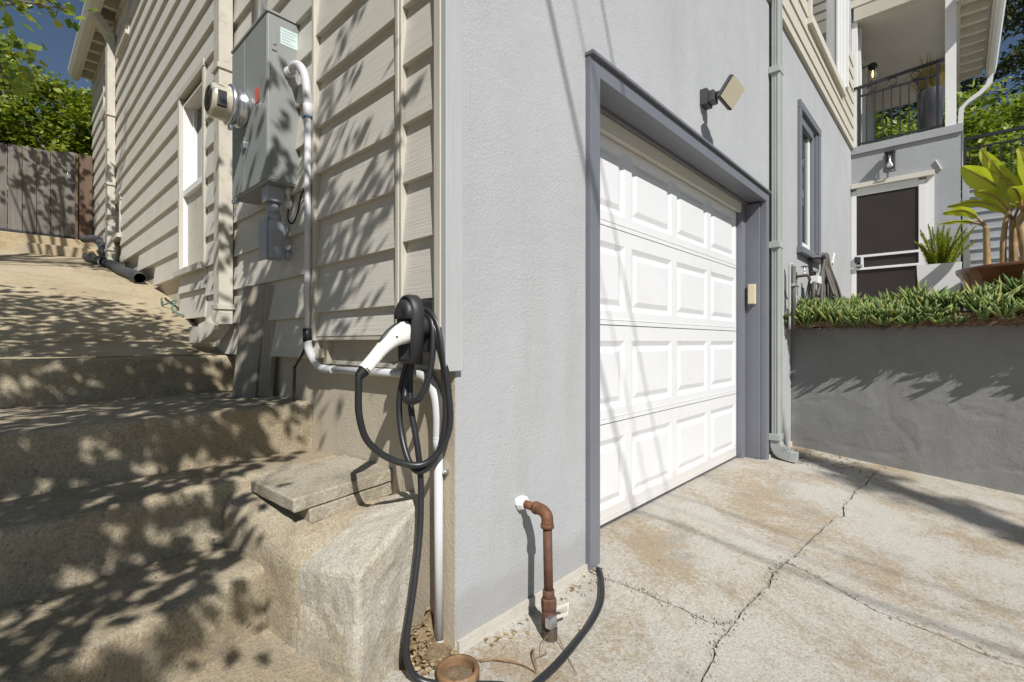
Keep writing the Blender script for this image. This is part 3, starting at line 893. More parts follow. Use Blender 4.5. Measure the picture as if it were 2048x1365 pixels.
# entry door in the porch wall: white frame, screen door
ed = B('entry_door', 'screen', house, XP - 0.028, XP - 0.024, -0.82, -0.04, 1.22, 3.29)
def ED(n, mat, *a, bev=0.003): return B(n, mat, ed, *a, bev=bev)
dx = XP - 0.045
ED('frame', 'white', dx, XP - 0.001, -0.07, -0.004, 1.2, 3.30)
ED('frame', 'white', dx - 0.004, XP - 0.001, -0.88, -0.80, 1.2, 3.30)
ED('casing', 'white', dx + 0.012, XP - 0.001, -0.965, -0.882, 1.2, 3.36)
ED('frame', 'white', dx, XP - 0.001, -0.80, -0.071, 3.22, 3.33)
ED('head_trim', 'offwhite', dx - 0.05, XP - 0.001, -0.97, -0.003, 3.331, 3.40)
ED('rail', 'white', dx - 0.01, XP - 0.03, -0.80, -0.071, 2.27, 2.305)
ED('rail', 'white', dx - 0.01, XP - 0.03, -0.80, -0.071, 2.08, 2.115)
ED('rail', 'white', dx - 0.011, XP - 0.03, -0.16, -0.125, 2.116, 2.269)
ED('lock_box', 'black_plastic', dx - 0.03, dx - 0.001, -0.12, -0.05, 2.19, 2.28)
ED('handle', 'steel', dx - 0.05, dx - 0.001, -0.15, -0.06, 2.13, 2.16)
ED('inner_glass', 'glass', XP - 0.0235, XP - 0.022, -0.62, -0.42, 2.4, 3.05, bev=0)
mbh = MB().lathe([(0.0, -0.012), (0.02, -0.012), (0.024, 0.0)], (dx - 0.001, -0.925, 2.42), 'x', 14)
mbh.build('lock', 'dark_metal', ed)

# ------------------------------------------------------------------ concrete steps on the left
steps = thing('concrete_steps', 'worn speckled concrete steps climbing beside the beige siding', 'steps', (-1.0, 1.0, 0.2))
def step(name, xa, xb, yf, yb, zf, zbot, mat='step', seed=0.0, rnd=0.028, lip=0.0, nx=90):
    """tread with a worn rounded nosing: yf(x), zf(x) front edge, yb back, zbot(x) foot of riser"""
    V = []; mb = MB()
    for i in range(nx + 1):
        x = xa + (xb - xa) * i / nx
        w = 0.008 * noise.noise(Vector((x * 3.1, seed, 0))) + 0.004 * noise.noise(Vector((x * 14, seed, 1)))
        y = yf(x) + w; z = zf(x) + 0.004 * noise.noise(Vector((x * 4, seed, 5))); b = zbot(x)
        prof = []
        depth = yb - y
        for t in (1.0, 0.8, 0.6, 0.42, 0.28, 0.16):
            prof.append((y + rnd + (depth - rnd) * t, z + lip * t + 0.003 * noise.noise(Vector((x * 5, t * 4, seed)))))
        rr = rnd * (1 + 0.35 * noise.noise(Vector((x * 6, seed, 8))))
        for a in range(0, 91, 15):
            prof.append((y + rr - rr * sin(R(a)), z - rr + rr * cos(R(a))))
        for t in (0.25, 0.5, 0.75, 0.9, 1.0):
            prof.append((y + 0.006 * noise.noise(Vector((x * 5, t * 3, seed + 3))) - 0.018 * max(0, t - 0.8) * 5 * 0.5, (z - rr) + (b - z + rr) * t))
        V += [(x, p[0], p[1]) for p in prof]
        m = len(prof)
    mb.add(V, [(i * m + j, i * m + j + 1, (i + 1) * m + j + 1, (i + 1) * m + j) for i in range(nx) for j in range(m - 1)], True)
    for e in (0, nx):
        o = e * m
        mb.add([V[o + j] for j in range(m)] + [(V[o][0], V[o][1], V[o + m - 1][2])], [tuple(range(m + 1))])
    return mb.build(name, mat, steps, fix=True)
L = lambda x0, a, x1, b: (lambda x: a + (b - a) * (x - x0) / (x1 - x0))
step('step', -2.6, -0.002, L(-1.05, 2.157, 0, 2.157), 2.24, L(-1.05, 0.902, 0, 0.900), L(-1.05, 0.66, 0, 0.64), seed=1.3, rnd=0.022)
step('step', -2.6, -0.002, L(-1.05, 1.12, 0, 1.055), 2.19, L(-1.05, 0.680, 0, 0.700), L(-1.05, 0.45, 0, 0.455), seed=4.1, lip=-0.018)
step('step', -2.6, -0.002, L(-1.05, 0.715, -0.44, 0.765), 1.16, L(-1.05, 0.462, 0, 0.478), L(-1.05, 0.235, 0, 0.25), seed=7.7)
step('step', -2.6, -0.40, L(-1.05, 0.233, -0.41, 0.46), 0.82, L(-1.05, 0.256, -0.41, 0.25), L(-1.05, -0.02, -0.41, 0.02), seed=9.2, rnd=0.035)
# worn block at the foot of the wall and the paler patch poured against it
MB().hull([(-0.435, 0.47, 0.25), (-0.37, 0.50, 0.385), (-0.405, 0.285, 0.292), (-0.36, 0.37, 0.383), (-0.30, 0.20, 0.33), (-0.001, 0.30, 0.40), (-0.001, 0.80, 0.44), (-0.45, 0.80, 0.43), (-0.47, 0.74, 0.40),
           (-0.44, 0.50, -0.15), (-0.40, 0.285, -0.15), (-0.30, 0.20, -0.15), (-0.001, 0.3, -0.15), (-0.001, 0.8, -0.15), (-0.47, 0.8, -0.15)],
          bev=0.02, sub=4, amp=0.008).build('cheek_block', 'step', steps)
MB().hull([(-0.402, 0.283, 0.295), (-0.330, 0.035, 0.325), (-0.03, 0.135, 0.445), (-0.01, 0.18, 0.455), (-0.002, 0.33, 0.425), (-0.30, 0.34, 0.352),
           (-0.402, 0.283, -0.15), (-0.338, 0.03, -0.15), (-0.155, 0.10, -0.15), (-0.10, 0.2, -0.15), (-0.002, 0.33, -0.15), (-0.3, 0.34, -0.15)],
          bev=0.016, sub=4, amp=0.011, fr=8).build('cheek_patch', 'patch', steps)
pad = MB()
V = []
for i in range(25):
    for j in range(25):
        x = -2.6 + 2.28 * i / 24; y = -1.3 + 1.95 * j / 24
        V.append((x, y, 0.03 + 0.10 * (y - 0.28) * (1 if y > 0 else 0.98) + 0.004 * noise.noise(Vector((x * 3, y * 3, 4)))))
pad.add(V, [(i * 25 + j, (i + 1) * 25 + j, (i + 1) * 25 + j + 1, i * 25 + j + 1) for i in range(24) for j in range(24)], True)
structure(pad.build('walkway', 'step'))

# two loose pavers lying on the block
def paver(loc, rz, size, label, tilt=0.0):
    o = MB().hull([(sx * size[0] / 2, sy * size[1] / 2, sz * size[2] / 2) for sx in (-1, 1) for sy in (-1, 1) for sz in (-1, 1)], bev=0.006, sub=4, amp=0.0022, fr=14).build('concrete_paver', 'paver')
    o.location = loc; o.rotation_euler = (0, tilt, rz)
    return tag(o, label, 'paver', 'loose concrete pavers stacked by the wall')
paver((-0.195, 0.535, 0.466), R(2), (0.385, 0.35, 0.046), 'upper rough concrete paver of the pair stacked at the wall', R(-3.5))
paver((-0.168, 0.535, 0.416), R(3), (0.335, 0.340, 0.050), 'lower concrete paver under the other beside the steps', R(-3.5))

# litter and dirt in the gap between the block and the wall
dm = MB().hull([(-0.16, 0.10, -0.06), (-0.03, 0.0, -0.05), (-0.04, 0.14, 0.02), (-0.10, 0.14, -0.02), (0, 0.03, -0.02), (0.0, 0.14, 0.05), (-0.09, -0.02, -0.05), (0.0, 0.14, -0.1), (-0.16, 0.1, -0.1), (-0.03, -0.02, -0.1)], sub=4, amp=0.014, fr=22).build('dirt_pile', 'dirt')
tag(dm, 'loose dirt in the gap beside the white pipe', 'dirt', kind='stuff')
mb = MB()
rl = random.Random(11)
for k in range(230):
    x = rl.uniform(-1.1, -0.02)
    yb_, zb_ = rl.choice([(2.10, 0.672), (2.10, 0.672), (1.13, 0.472), (0.78, 0.258)])
    y = yb_ - abs(rl.gauss(0, 0.10)); z = zb_ + 0.012
    if yb_ == 0.78 and x > -0.5: continue
    if rl.random() < 0.3: y = rl.uniform(2.4, 7.5); x = -abs(rl.gauss(0, 0.25)) - 0.02; z = pz(y) + 0.008
    s = rl.uniform(0.005, 0.014)
    q = Matrix.Rotation(rl.uniform(0, 6.28), 4, 'Z') @ Matrix.Rotation(rl.uniform(-.4, .4), 4, 'X')
    mb.add([Vector((x, y, z)) + q @ Vector(p) * s for p in ((-1, 0, 0), (0, -.5, .2), (1.1, 0, 0), (0, .5, .15))], [(0, 1, 2), (0, 2, 3)])
for k in range(420):
    if k < 260:
        t = rl.random()
        x = -0.15 + 0.15 * rl.random(); y = -0.02 + 0.15 * rl.random(); z = G(x, y) + 0.012 + max(0, (y - 0.02) * 0.9) * rl.random()
    elif k < 330:
        x = rl.uniform(0.1, 0.8); y = -0.02 - abs(rl.gauss(0, 0.04)); z = G(x, y) + 0.004
    else:
        x = rl.uniform(3.5, 4.3); y = rl.uniform(-0.75, -0.05); z = G(x, y) + 0.005
    s = rl.uniform(0.004, 0.013) * (1.5 if k >= 330 else 1)
    q = Matrix.Rotation(rl.uniform(0, 6.28), 4, 'Z') @ Matrix.Rotation(rl.uniform(-.7, .7), 4, 'X')
    mb.add([Vector((x, y, z)) + q @ Vector(p) * s for p in ((-1, 0, 0), (0, -.6, .25), (1.1, 0, 0), (0, .6, .15))], [(0, 1, 2), (0, 2, 3)])
mc_ = MB()
for line, dens in ((c_main_far, 240), (c_main_mid, 170), (c_main_near, 120), (c_two, 170), (c_three, 120)):
    segs_ = [(Vector(a), Vector(b)) for a, b in zip(line, line[1:]) if Vector(b).y > -1.6 and -0.3 < Vector(b).x < 4.4]
    for k in range(dens):
        a, b = segs_[rl.randrange(len(segs_))]
        p = a + (b - a) * rl.random() + Vector((rl.gauss(0, 0.013), rl.gauss(0, 0.013)))
        if p.y > -0.02: continue
        r = abs(rl.gauss(0.002, 0.0024)) + 0.0012
        z = G(p.x, p.y) + r * 0.3
        mc_.add([(p.x - r, p.y - r * .6, z), (p.x + r, p.y - r * .4, z), (p.x + r * .2, p.y + r, z), (p.x + r * rl.uniform(-.4, .4), p.y, z + r * rl.uniform(.5, 1.1))], [(0, 1, 3), (1, 2, 3), (2, 0, 3)])
o = mc_.build('crack_crumbs', 'drive')
tag(o, 'crumbled concrete bits along the driveway cracks', 'rubble', kind='stuff')
lit = mb.build('leaf_litter', 'litter')
tag(lit, 'dry crumbled leaf litter scattered along walls and steps', 'leaf litter', kind='stuff')

# ------------------------------------------------------------------ fence, curbs
curb = thing('curb', 'two tan concrete curbs stepping up to the wooden fence', 'curb', (-0.9, 8.15, 2.2))
curb['kind'] = 'structure'
MB().box(-2.4, -0.01, 8.02, 8.20, 1.9, 2.335, bev=0.012).build('curb_step', 'curb', curb)
MB().box(-2.4, -0.01, 8.18, 8.5, 1.9, 2.475, bev=0.012).build('curb_step', 'curb', curb)
fence = thing('wooden_fence', 'weathered grey board fence at the top of the path', 'fence', (-1.0, 8.35, 2.48))
rl = random.Random(5)
x = -2.5; k = 0
while x < -0.27:
    w = 0.142
    h = 3.70 + 0.11 * (x + 1) + rl.uniform(-0.012, 0.012)
    yy = 8.35 + rl.uniform(-0.004, 0.004)
    MB().box(x, x + w - 0.006, yy, yy + 0.018, 2.53, h, bev=0.003).build('plank', 'fence', fence)
    x += w; k += 1
B('rail', 'fence_post', fence, -2.5, -0.2, 8.37, 8.41, 2.62, 2.71)
B('rail', 'fence_post', fence, -2.5, -0.2, 8.37, 8.41, 3.45, 3.54)
B('kickboard', 'iron', fence, -2.5, -0.15, 8.33, 8.348, 2.478, 2.535)
B('post', 'fence_post', fence, -0.255, -0.225, 8.30, 8.40, 2.478, 3.76, bev=0.003)
B('post', 'fence_post', fence, -0.215, -0.06, 8.34, 8.40, 2.478, 3.78, bev=0.003)
MB().box(-0.34, -0.30, 8.325, 8.35, 3.38, 3.45, bev=0.004).build('latch', 'steel', fence)

# ------------------------------------------------------------------ fittings on the siding
# electric meter cabinet
xa, xb, ya, yb, za, zb = -0.177, -0.032, 1.128, 1.612, 1.735, 2.515
mc = thing('meter_cabinet', 'grey metal electric cabinet with a round meter on the beige siding', 'meter box', (-0.1, 1.37, 1.74))
MB().box(xa, xb, ya, yb, za, zb, bev=0.004).build('cabinet_body', 'cabinet', mc)
B('lid', 'cabinet', mc, xa - 0.008, xb, ya - 0.006, yb + 0.006, zb + 0.001, zb + 0.014, bev=0.002)
B('cover', 'cabinet', mc, xa - 0.004, xa - 0.0005, ya + 0.003, yb - 0.19, za + 0.01, zb - 0.01, bev=0.001)
B('cover', 'cabinet', mc, xa - 0.004, xa - 0.0005, yb - 0.187, yb - 0.003, za + 0.30, zb - 0.01, bev=0.001)
B('cover', 'cabinet', mc, xa - 0.004, xa - 0.0005, yb - 0.187, yb - 0.003, za + 0.01, za + 0.297, bev=0.001)
B('side_cover', 'cabinet', mc, xa + 0.012, xb - 0.004, ya - 0.0035, ya - 0.0005, za + 0.008, zb - 0.02, bev=0.001)
B('paper_label', 'label', mc, xa + 0.055, xb - 0.010, ya - 0.0048, ya - 0.0037, zb - 0.125, zb - 0.045)
mb = MB()
for k, w_ in enumerate((0.070, 0.055, 0.066, 0.04, 0.06)):
    zz = zb - 0.056 - 0.014 * k
    mb.box(xa + 0.061, xa + 0.061 + w_, ya - 0.0052, ya - 0.0049, zz - 0.003, zz)
lp_ = mb.build('label_print', 'conduit_grey', mc); lp_['kind'] = 'stuff'
for z in (zb - 0.13, za + 0.12):
    MB().box(xa + 0.016, xa + 0.038, ya - 0.008, ya - 0.0037, z - 0.04, z + 0.05, bev=0.001).box(xa + 0.020, xa + 0.034, ya - 0.012, ya - 0.0082, z - 0.015, z + 0.01, bev=0.001).build('hinge', 'cabinet', mc)
my, mz = 1.425, 2.155
mt = MB().lathe([(0.088, -0.004), (0.094, -0.012), (0.094, -0.03), (0.088, -0.034), (0.086, -0.058), (0.098, -0.060), (0.098, -0.078), (0.088, -0.082)], (xa, my, mz), 'x', 36).build('meter_ring', 'steel', mc)
MB().lathe([(0.086, -0.080), (0.083, -0.10), (0.080, -0.145), (0.074, -0.158), (0.066, -0.162), (0.0, -0.164)], (xa, my, mz), 'x', 36).build('meter_shell', 'meter', mc)
MB().lathe([(0.060, -0.163), (0.058, -0.166), (0, -0.1665)], (xa, my, mz), 'x', 28).build('meter_face', 'tape', mc)
MB().box(xa - 0.145, xa - 0.105, my - 0.083, my - 0.060, mz - 0.05, mz + 0.025, bev=0.004).build('meter_plate', 'black_plastic', mc)
MB().box(xa - 0.075, xa - 0.058, my - 0.02, my + 0.02, mz - 0.118, mz - 0.096, bev=0.003).build('clasp', 'steel', mc)
B('sticker', 'red', mc, xa - 0.0062, xa - 0.0047, 1.22, 1.275, 2.13, 2.20)
B('seal_bracket', 'steel', mc, xa - 0.016, xa - 0.0045, 1.40, 1.44, 1.955, 1.985, bev=0.002)
B('hasp', 'steel', mc, xa - 0.01, xa + 0.01, 1.545, 1.60, za - 0.022, za - 0.0005, bev=0.002)
MB().tube([(xa - 0.0, 1.575, za - 0.015), (xa - 0.006, 1.578, za - 0.03), (xa, 1.582, za - 0.045), (xa + 0.006, 1.578, za - 0.03)], 0.0015, 6).build('seal_wire', 'steel', mc)
B('seal_tag', 'tag', mc, xa - 0.003, xa + 0.002, 1.565, 1.592, za - 0.09, za - 0.045, bev=0.001)
MB().box(-0.155, -0.075, 1.19, 1.27, za - 0.075, za - 0.0005, bev=0.004).build('hub', 'conduit_grey', mc)
MB().lathe([(0.013, -0.0005), (0.016, -0.01), (0.016, -0.03), (0.010, -0.034), (0.010, -0.06), (0.017, -0.062), (0.017, -0.085), (0.008, -0.10), (0.0, -0.10)], (-0.06, 1.185, za), 'z', 14).build('cord_grip', 'pvc', mc)
cw = MB().tube(spline([(-0.06, 1.185, za - 0.098), (-0.062, 1.185, za - 0.15), (-0.055, 1.16, za - 0.175), (-0.045, 1.12, za - 0.13), (-0.05, 1.06, za - 0.05), (-0.055, 0.98, za - 0.045), (-0.06, 0.945, za - 0.085)], 6), 0.0045, 7).build('ground_wire', 'rubber')
tag(cw, 'thin black wire looping under the grey electric cabinet', 'wire')
# service mast above it
o = MB().tube([(-0.085, 1.50, zb + 0.014), (-0.085, 1.50, 5.0)], 0.036, 18).build('service_conduit', 'steel')
tag(o, 'shiny metal conduit rising from the top of the cabinet', 'conduit')
# conduit body below the cabinet
lb = thing('conduit_body', 'grey metal conduit elbow box hanging under the electric cabinet', 'conduit box', (-0.11, 1.23, 1.4))
MB().tube([(-0.115, 1.23, za - 0.076), (-0.115, 1.23, 1.605)], 0.028, 16).build('nipple', 'conduit_grey', lb)
MB().lathe([(0.030, 0.0), (0.036, 0.004), (0.036, 0.035), (0.030, 0.04)], (-0.115, 1.23, 1.57), 'z', 16).build('collar', 'conduit_grey', lb)
MB().box(-0.155, -0.07, 1.19, 1.268, 1.385, 1.578, bev=0.016).build('box_body', 'conduit_grey', lb)
MB().box(-0.166, -0.1555, 1.185, 1.275, 1.378, 1.582, bev=0.004).build('cover_plate', 'conduit_grey', lb)
MB().tube([(-0.071, 1.22, 1.415), (-0.02, 1.22, 1.415)], 0.026, 16).build('side_outlet', 'conduit_grey', lb)

# white conduit from the cabinet to the ground
pv = thing('pvc_conduit', 'pale grey plastic conduit running from cabinet down the corner', 'conduit', (-0.07, 0.93, 0.87))
MB().lathe([(0.0, 0.0), (0.026, 0.0), (0.026, -0.016), (0.022, -0.018), (0.022, -0.04), (0.018, -0.041)], (-0.085, ya - 0.004, 2.265), 'y', 18).build('connector', 'pvc', pv)
MB().tube(spline([(-0.085, ya - 0.03, 2.265), (-0.085, 1.06, 2.275), (-0.085, 1.0, 2.25), (-0.082, 0.955, 2.195), (-0.078, 0.938, 2.12), (-0.075, 0.935, 2.04)], 7), 0.0195, 14).build('elbow', 'pvc', pv)
MB().lathe([(0.0195, 0.0), (0.0215, 0.002), (0.0215, 0.055), (0.0195, 0.057)], (-0.075, 0.935, 2.0), 'z', 16).build('coupling', 'pvc', pv)
MB().lathe([(0.0205, 0.0), (0.0222, 0.001), (0.0222, 0.004), (0.0205, 0.005)], (-0.075, 0.935, 1.995), 'z', 16).build('glue_line', 'blue', pv)
MB().tube([(-0.075, 0.935, 2.01), (-0.075, 0.938, 1.5), (-0.075, 0.945, 1.02)], 0.0148, 14).build('pipe', 'pvc', pv)
MB().tube([(-0.075, 0.945, 1.045), (-0.074, 0.946, 0.985)], 0.019, 14).build('tape', 'rubber', pv)
MB().tube(spline([(-0.074, 0.945, 0.99), (-0.065, 0.945, 0.945), (-0.045, 0.93, 0.895), (-0.03, 0.895, 0.868), (-0.025, 0.84, 0.862), (-0.025, 0.79, 0.862)], 7), 0.0185, 14).build('elbow', 'pvc', pv)
MB().tube([(-0.025, 0.80, 0.862), (-0.025, 0.5, 0.866), (-0.025, 0.20, 0.870)], 0.0155, 14).build('pipe', 'pvc', pv)
MB().lathe([(0.0155, 0.0), (0.0185, 0.001), (0.0185, 0.006), (0.0155, 0.007)], (-0.025, 0.196, 0.870), 'y', 16).build('glue_line', 'blue', pv)
MB().tube(spline([(-0.025, 0.197, 0.870), (-0.025, 0.15, 0.868), (-0.025, 0.105, 0.848), (-0.025, 0.073, 0.80), (-0.025, 0.061, 0.74), (-0.025, 0.06, 0.66)], 7), 0.0185, 14).build('elbow', 'pvc', pv)
MB().lathe([(0.0155, 0.0), (0.0185, 0.001), (0.0185, 0.05), (0.0155, 0.051)], (-0.025, 0.06, 0.62), 'z', 16).build('coupling', 'pvc', pv)
MB().tube([(-0.025, 0.06, 0.66), (-0.025, 0.057, -0.01)], 0.0150, 14).build('pipe', 'pvc', pv)
MB().lathe([(0.015, 0.0), (0.0195, 0.001), (0.0195, 0.06), (0.017, 0.065), (0.0165, 0.10)], (-0.025, 0.057, -0.105), 'z', 16).build('coupling', 'pvc', pv)
MB().lathe([(0.0165, 0), (0.0, 0.0)], (-0.025, 0.057, -0.105), 'z', 16)
MB().box(-0.012, 0.0, 0.03, 0.085, 0.545, 0.562, bev=0.002).tube([(-0.026, 0.034, 0.554), (-0.010, 0.030, 0.554)], 0.006, 8).build('clip', 'steel', pv)
B('outlet_cap', 'keypad', pv, -0.05, -0.041, 0.848, 0.885, 0.915, 0.955, bev=0.002)
MB().tube([(-0.07, 0.948, 0.992), (-0.06, 0.955, 0.985)], 0.016, 10).build('putty', 'keypad', pv)

# charger holster: round-topped hood on a neck
hol = thing('charger_holster', 'black plastic hooded charger holster on the house corner siding', 'charger holder', (-0.06, 0.08, 1.0))
def hood(xc, hw, ztop, zbot, shrink):
    P = []
    n = 16
    for k in range(n + 1):
        a = pi * k / n
        P.append((cos(a) * hw * shrink, ztop - hw * 1.25 * shrink - (1 - shrink) * 0.012 + sin(a) * hw * 1.25 * shrink))
    P.append((-hw * 0.80 * shrink, zbot + (1 - shrink) * 0.01)); P.append((hw * 0.80 * shrink, zbot + (1 - shrink) * 0.01))
    return [(xc, 0.075 + p[0], p[1]) for p in P]
mb = MB()
secs = [hood(-0.108, 0.054, 1.135, 0.915, 0.93), hood(-0.112, 0.056, 1.137, 0.913, 1.0), hood(-0.134, 0.054, 1.137, 0.915, 0.98), hood(-0.147, 0.050, 1.134, 0.92, 0.93), hood(-0.150, 0.046, 1.131, 0.925, 0.86), hood(-0.144, 0.042, 1.125, 0.935, 0.78), hood(-0.136, 0.040, 1.115, 0.945, 0.72)]
m = len(secs[0])
V = [p for s_ in secs for p in s_]
mb.add(V, [(i * m + k, i * m + (k + 1) % m, (i + 1) * m + (k + 1) % m, (i + 1) * m + k) for i in range(len(secs) - 1) for k in range(m)] + [tuple(range(m)), tuple(range((len(secs) - 1) * m, len(secs) * m))], True)
mb.build('hood', 'black_plastic', hol, fix=True)
# cowl over the mouth
mb = MB()
cw_ = []
for (x_, sc_) in ((-0.140, 0.98), (-0.158, 0.90), (-0.165, 0.72), (-0.160, 0.45)):
    cw_.append([(x_, 0.075 + 0.045 * sc_ * cos(pi * k / 12), 1.070 + 0.052 * sc_ * sin(pi * k / 12) + (0.0 if 0 < k < 12 else -0.012)) for k in range(13)])
V = [p for q in cw_ for p in q]
mb.add(V, [(i * 13 + k, i * 13 + k + 1, (i + 1) * 13 + k + 1, (i + 1) * 13 + k) for i in range(3) for k in range(12)] + [tuple(range(39, 52)), tuple(i * 13 for i in range(4)), tuple(i * 13 + 12 for i in range(4))], True)
mb.build('cowl', 'black_plastic', hol, fix=True)
MB().lathe([(0.0, -0.1375), (0.026, -0.1375), (0.033, -0.146), (0.036, -0.146), (0.036, -0.130)], (0, 0.077, 1.02), 'x', 24).build('socket', 'rubber', hol)
MB().lathe([(0.040, -0.040), (0.036, -0.112)], (0, 0.082, 1.035), 'x', 18).build('neck', 'black_plastic', hol)
MB().box(-0.064, -0.0535, 0.042, 0.122, 0.95, 1.12, bev=0.004).build('back_plate', 'black_plastic', hol)

# charging plug and its coiled cable
plug = thing('charging_plug', 'white charging plug in the black holster with its coiled black cable', 'charging cable', (-0.2, 0.08, 0.9))
pts = spline([(-0.10, 0.077, 1.022), (-0.14, 0.077, 1.016), (-0.175, 0.078, 1.004), (-0.205, 0.079, 0.983), (-0.235, 0.08, 0.955), (-0.262, 0.08, 0.926), (-0.287, 0.08, 0.901)], 5)
n = len(pts)
mb = MB()
V = []
ns = 18
for i, p in enumerate(pts):
    t = i / (n - 1)
    tg = (pts[min(i + 1, n - 1)] - pts[max(i - 1, 0)]).normalized()
    side = Vector((0, 1, 0)); upv = tg.cross(side)
    hw = 0.031 - 0.012 * sstep(0.2, 0.75, t) - 0.001 * t
    hh = 0.036 - 0.0165 * sstep(0.15, 0.7, t)
    if t < 0.06: hh *= 0.94; hw *= 0.94
    for k in range(ns):
        a = 2 * pi * k / ns
        ca, sa = cos(a), sin(a)
        ex = lambda c_: math.copysign(abs(c_) ** 0.8, c_)
        V.append(p + side * hw * ex(ca) + upv * hh * ex(sa))
mb.add(V, [(i * ns + k, i * ns + (k + 1) % ns, (i + 1) * ns + (k + 1) % ns, (i + 1) * ns + k) for i in range(n - 1) for k in range(ns)], True)
mb.add([V[k] for k in range(ns)], [tuple(range(ns))]); mb.add([V[(n - 1) * ns + k] for k in range(ns)], [tuple(range(ns))[::-1]])
mb.build('handle', 'gloss_white', plug, fix=True)
MB().tube(spline([(-0.165, 0.078, 1.040), (-0.19, 0.078, 1.026), (-0.215, 0.079, 1.004), (-0.235, 0.08, 0.982)], 4), [0.008, 0.0095, 0.010, 0.010, 0.010, 0.010, 0.010, 0.010, 0.0095, 0.009, 0.008, 0.007, 0.005], 8).build('release_button', 'black_plastic', plug)
MB().lathe([(0.0, -0.002), (0.0035, -0.002), (0.0035, 0.004)], (-0.192, 0.053, 1.0), 'y', 12).build('screw', 'black_plastic', plug)
g0 = Vector((-0.283, 0.08, 0.904)); gd_ = Vector((-0.72, 0.0, -0.70)).normalized()
prof = []
mb = MB()
for k in range(6):
    mb.tube([g0 + gd_ * (0.0055 * k), g0 + gd_ * (0.0055 * k + 0.0035)], 0.0195 - 0.0012 * k, 14)
    mb.tube([g0 + gd_ * (0.0055 * k + 0.003), g0 + gd_ * (0.0055 * k + 0.006)], 0.0165 - 0.0012 * k, 14)
mb.build('strain_relief', 'black_plastic', plug)
CR = 0.0105
cable = spline([g0 + gd_ * 0.03, (-0.305, 0.08, 0.85), (-0.298, 0.09, 0.77), (-0.268, 0.10, 0.69), (-0.215, 0.095, 0.635), (-0.155, 0.075, 0.60), (-0.10, 0.045, 0.592), (-0.058, 0.015, 0.63), (-0.036, -0.012, 0.71),
                (-0.045, -0.018, 0.82), (-0.058, -0.008, 0.94), (-0.062, 0.02, 1.045), (-0.068, 0.075, 1.09), (-0.068, 0.125, 1.04), (-0.072, 0.14, 0.93),
                (-0.09, 0.145, 0.86), (-0.105, 0.135, 0.80), (-0.115, 0.10, 0.79), (-0.105, 0.055, 0.805), (-0.085, 0.03, 0.88), (-0.075, 0.025, 0.97), (-0.068, 0.04, 1.05), (-0.070, 0.085, 1.075), (-0.070, 0.13, 1.0),
                (-0.085, 0.17, 0.88), (-0.095, 0.185, 0.78), (-0.10, 0.165, 0.68), (-0.105, 0.12, 0.60), (-0.10, 0.075, 0.565), (-0.075, 0.04, 0.585), (-0.048, 0.012, 0.66), (-0.046, -0.004, 0.78), (-0.055, 0.0, 0.92), (-0.066, 0.03, 1.03), (-0.072, 0.08, 1.062), (-0.074, 0.125, 0.98),
                (-0.082, 0.14, 0.86), (-0.088, 0.125, 0.76), (-0.085, 0.10, 0.66), (-0.082, 0.085, 0.57), (-0.085, 0.075, 0.48), (-0.105, 0.055, 0.36), (-0.145, 0.03, 0.22), (-0.185, 0.010, 0.09), (-0.19, -0.005, 0.02), (-0.165, -0.03, -0.03), (-0.10, -0.10, -0.045), (0.02, -0.22, -0.053), (0.10, -0.40, -0.07)], 7)
MB().tube(cable, CR, 10).build('cable', 'rubber', plug)

# boards leaning on the wall, stake, ground hose
def lean_board(p0, p1, width_dir, w, th, label):
    p0 = Vector(p0); p1 = Vector(p1); wd = Vector(width_dir).normalized()
    t = (p1 - p0).normalized(); wd = (wd - t * wd.dot(t)).normalized(); nn = t.cross(wd)
    mb = MB()
    bm = bmesh.new(); bmesh.ops.create_cube(bm, size=1)
    Lh = (p1 - p0).length
    for v in bm.verts: v.co = Vector((v.co.x * w, v.co.y * th, v.co.z * Lh))
    bmesh.ops.bevel(bm, geom=bm.edges[:], offset=0.003, segments=1, affect='EDGES')
    mb.bm(bm)
    o = mb.build('leaning_board', 'oldboard')
    mtx = Matrix((wd, nn, t)).transposed().to_4x4(); mtx.translation = (p0 + p1) / 2
    o.matrix_world = mtx
    return tag(o, label, 'board', 'boards leaning against the siding')
lean_board((-0.122, 1.590, 0.686), (-0.072, 1.568, 1.285), (0.082, -0.157, 0), 0.150, 0.036, 'front weathered board leaning on the siding beside the top step')
lean_board((-0.062, 1.492, 0.690), (-0.030, 1.462, 1.285), (0.05, -0.16, 0), 0.10, 0.028, 'narrower board tucked behind the front leaning board')
o = MB().tube([(-0.06, 1.122, 0.69), (-0.058, 1.12, 0.865)], 0.0075, 8).build('ground_rod', 'rust')
tag(o, 'short rusty ground rod standing on the step by the wall', 'rod')
o = MB().tube([(-0.058, 1.12, 0.86), (-0.055, 1.05, 0.92), (-0.06, 0.965, 0.99)], 0.0055, 7).build('ground_cable', 'rubber')
tag(o, 'black cable from the rusty rod to the conduit elbow', 'cable')
pts = []
for k in range(22):
    y = 1.8 + 2.0 * k / 21
    pts.append((-0.035 - 0.012 * sin(y * 7), y, pz(y) + 0.012 + (0.0 if y > 2.2 else 0.0)))
pts = [p for p in pts if p[1] > 2.2]
o = MB().tube(spline(pts, 3), 0.007, 7).build('drip_hose', 'rubber')
tag(o, 'thin black drip hose along the foot of the siding', 'hose')
o = MB().tube(spline([(-0.05, 3.15, pz(3.15) + 0.02), (-0.10, 3.3, pz(3.3) + 0.03), (-0.06, 3.36, pz(3.36) + 0.09), (-0.12, 3.5, pz(3.5) + 0.02), (-0.09, 3.7, pz(3.7) + 0.03)], 5), 0.006, 7).build('green_hose', 'copper_green')
tag(o, 'thin green hose scrap on the path by the window', 'hose')

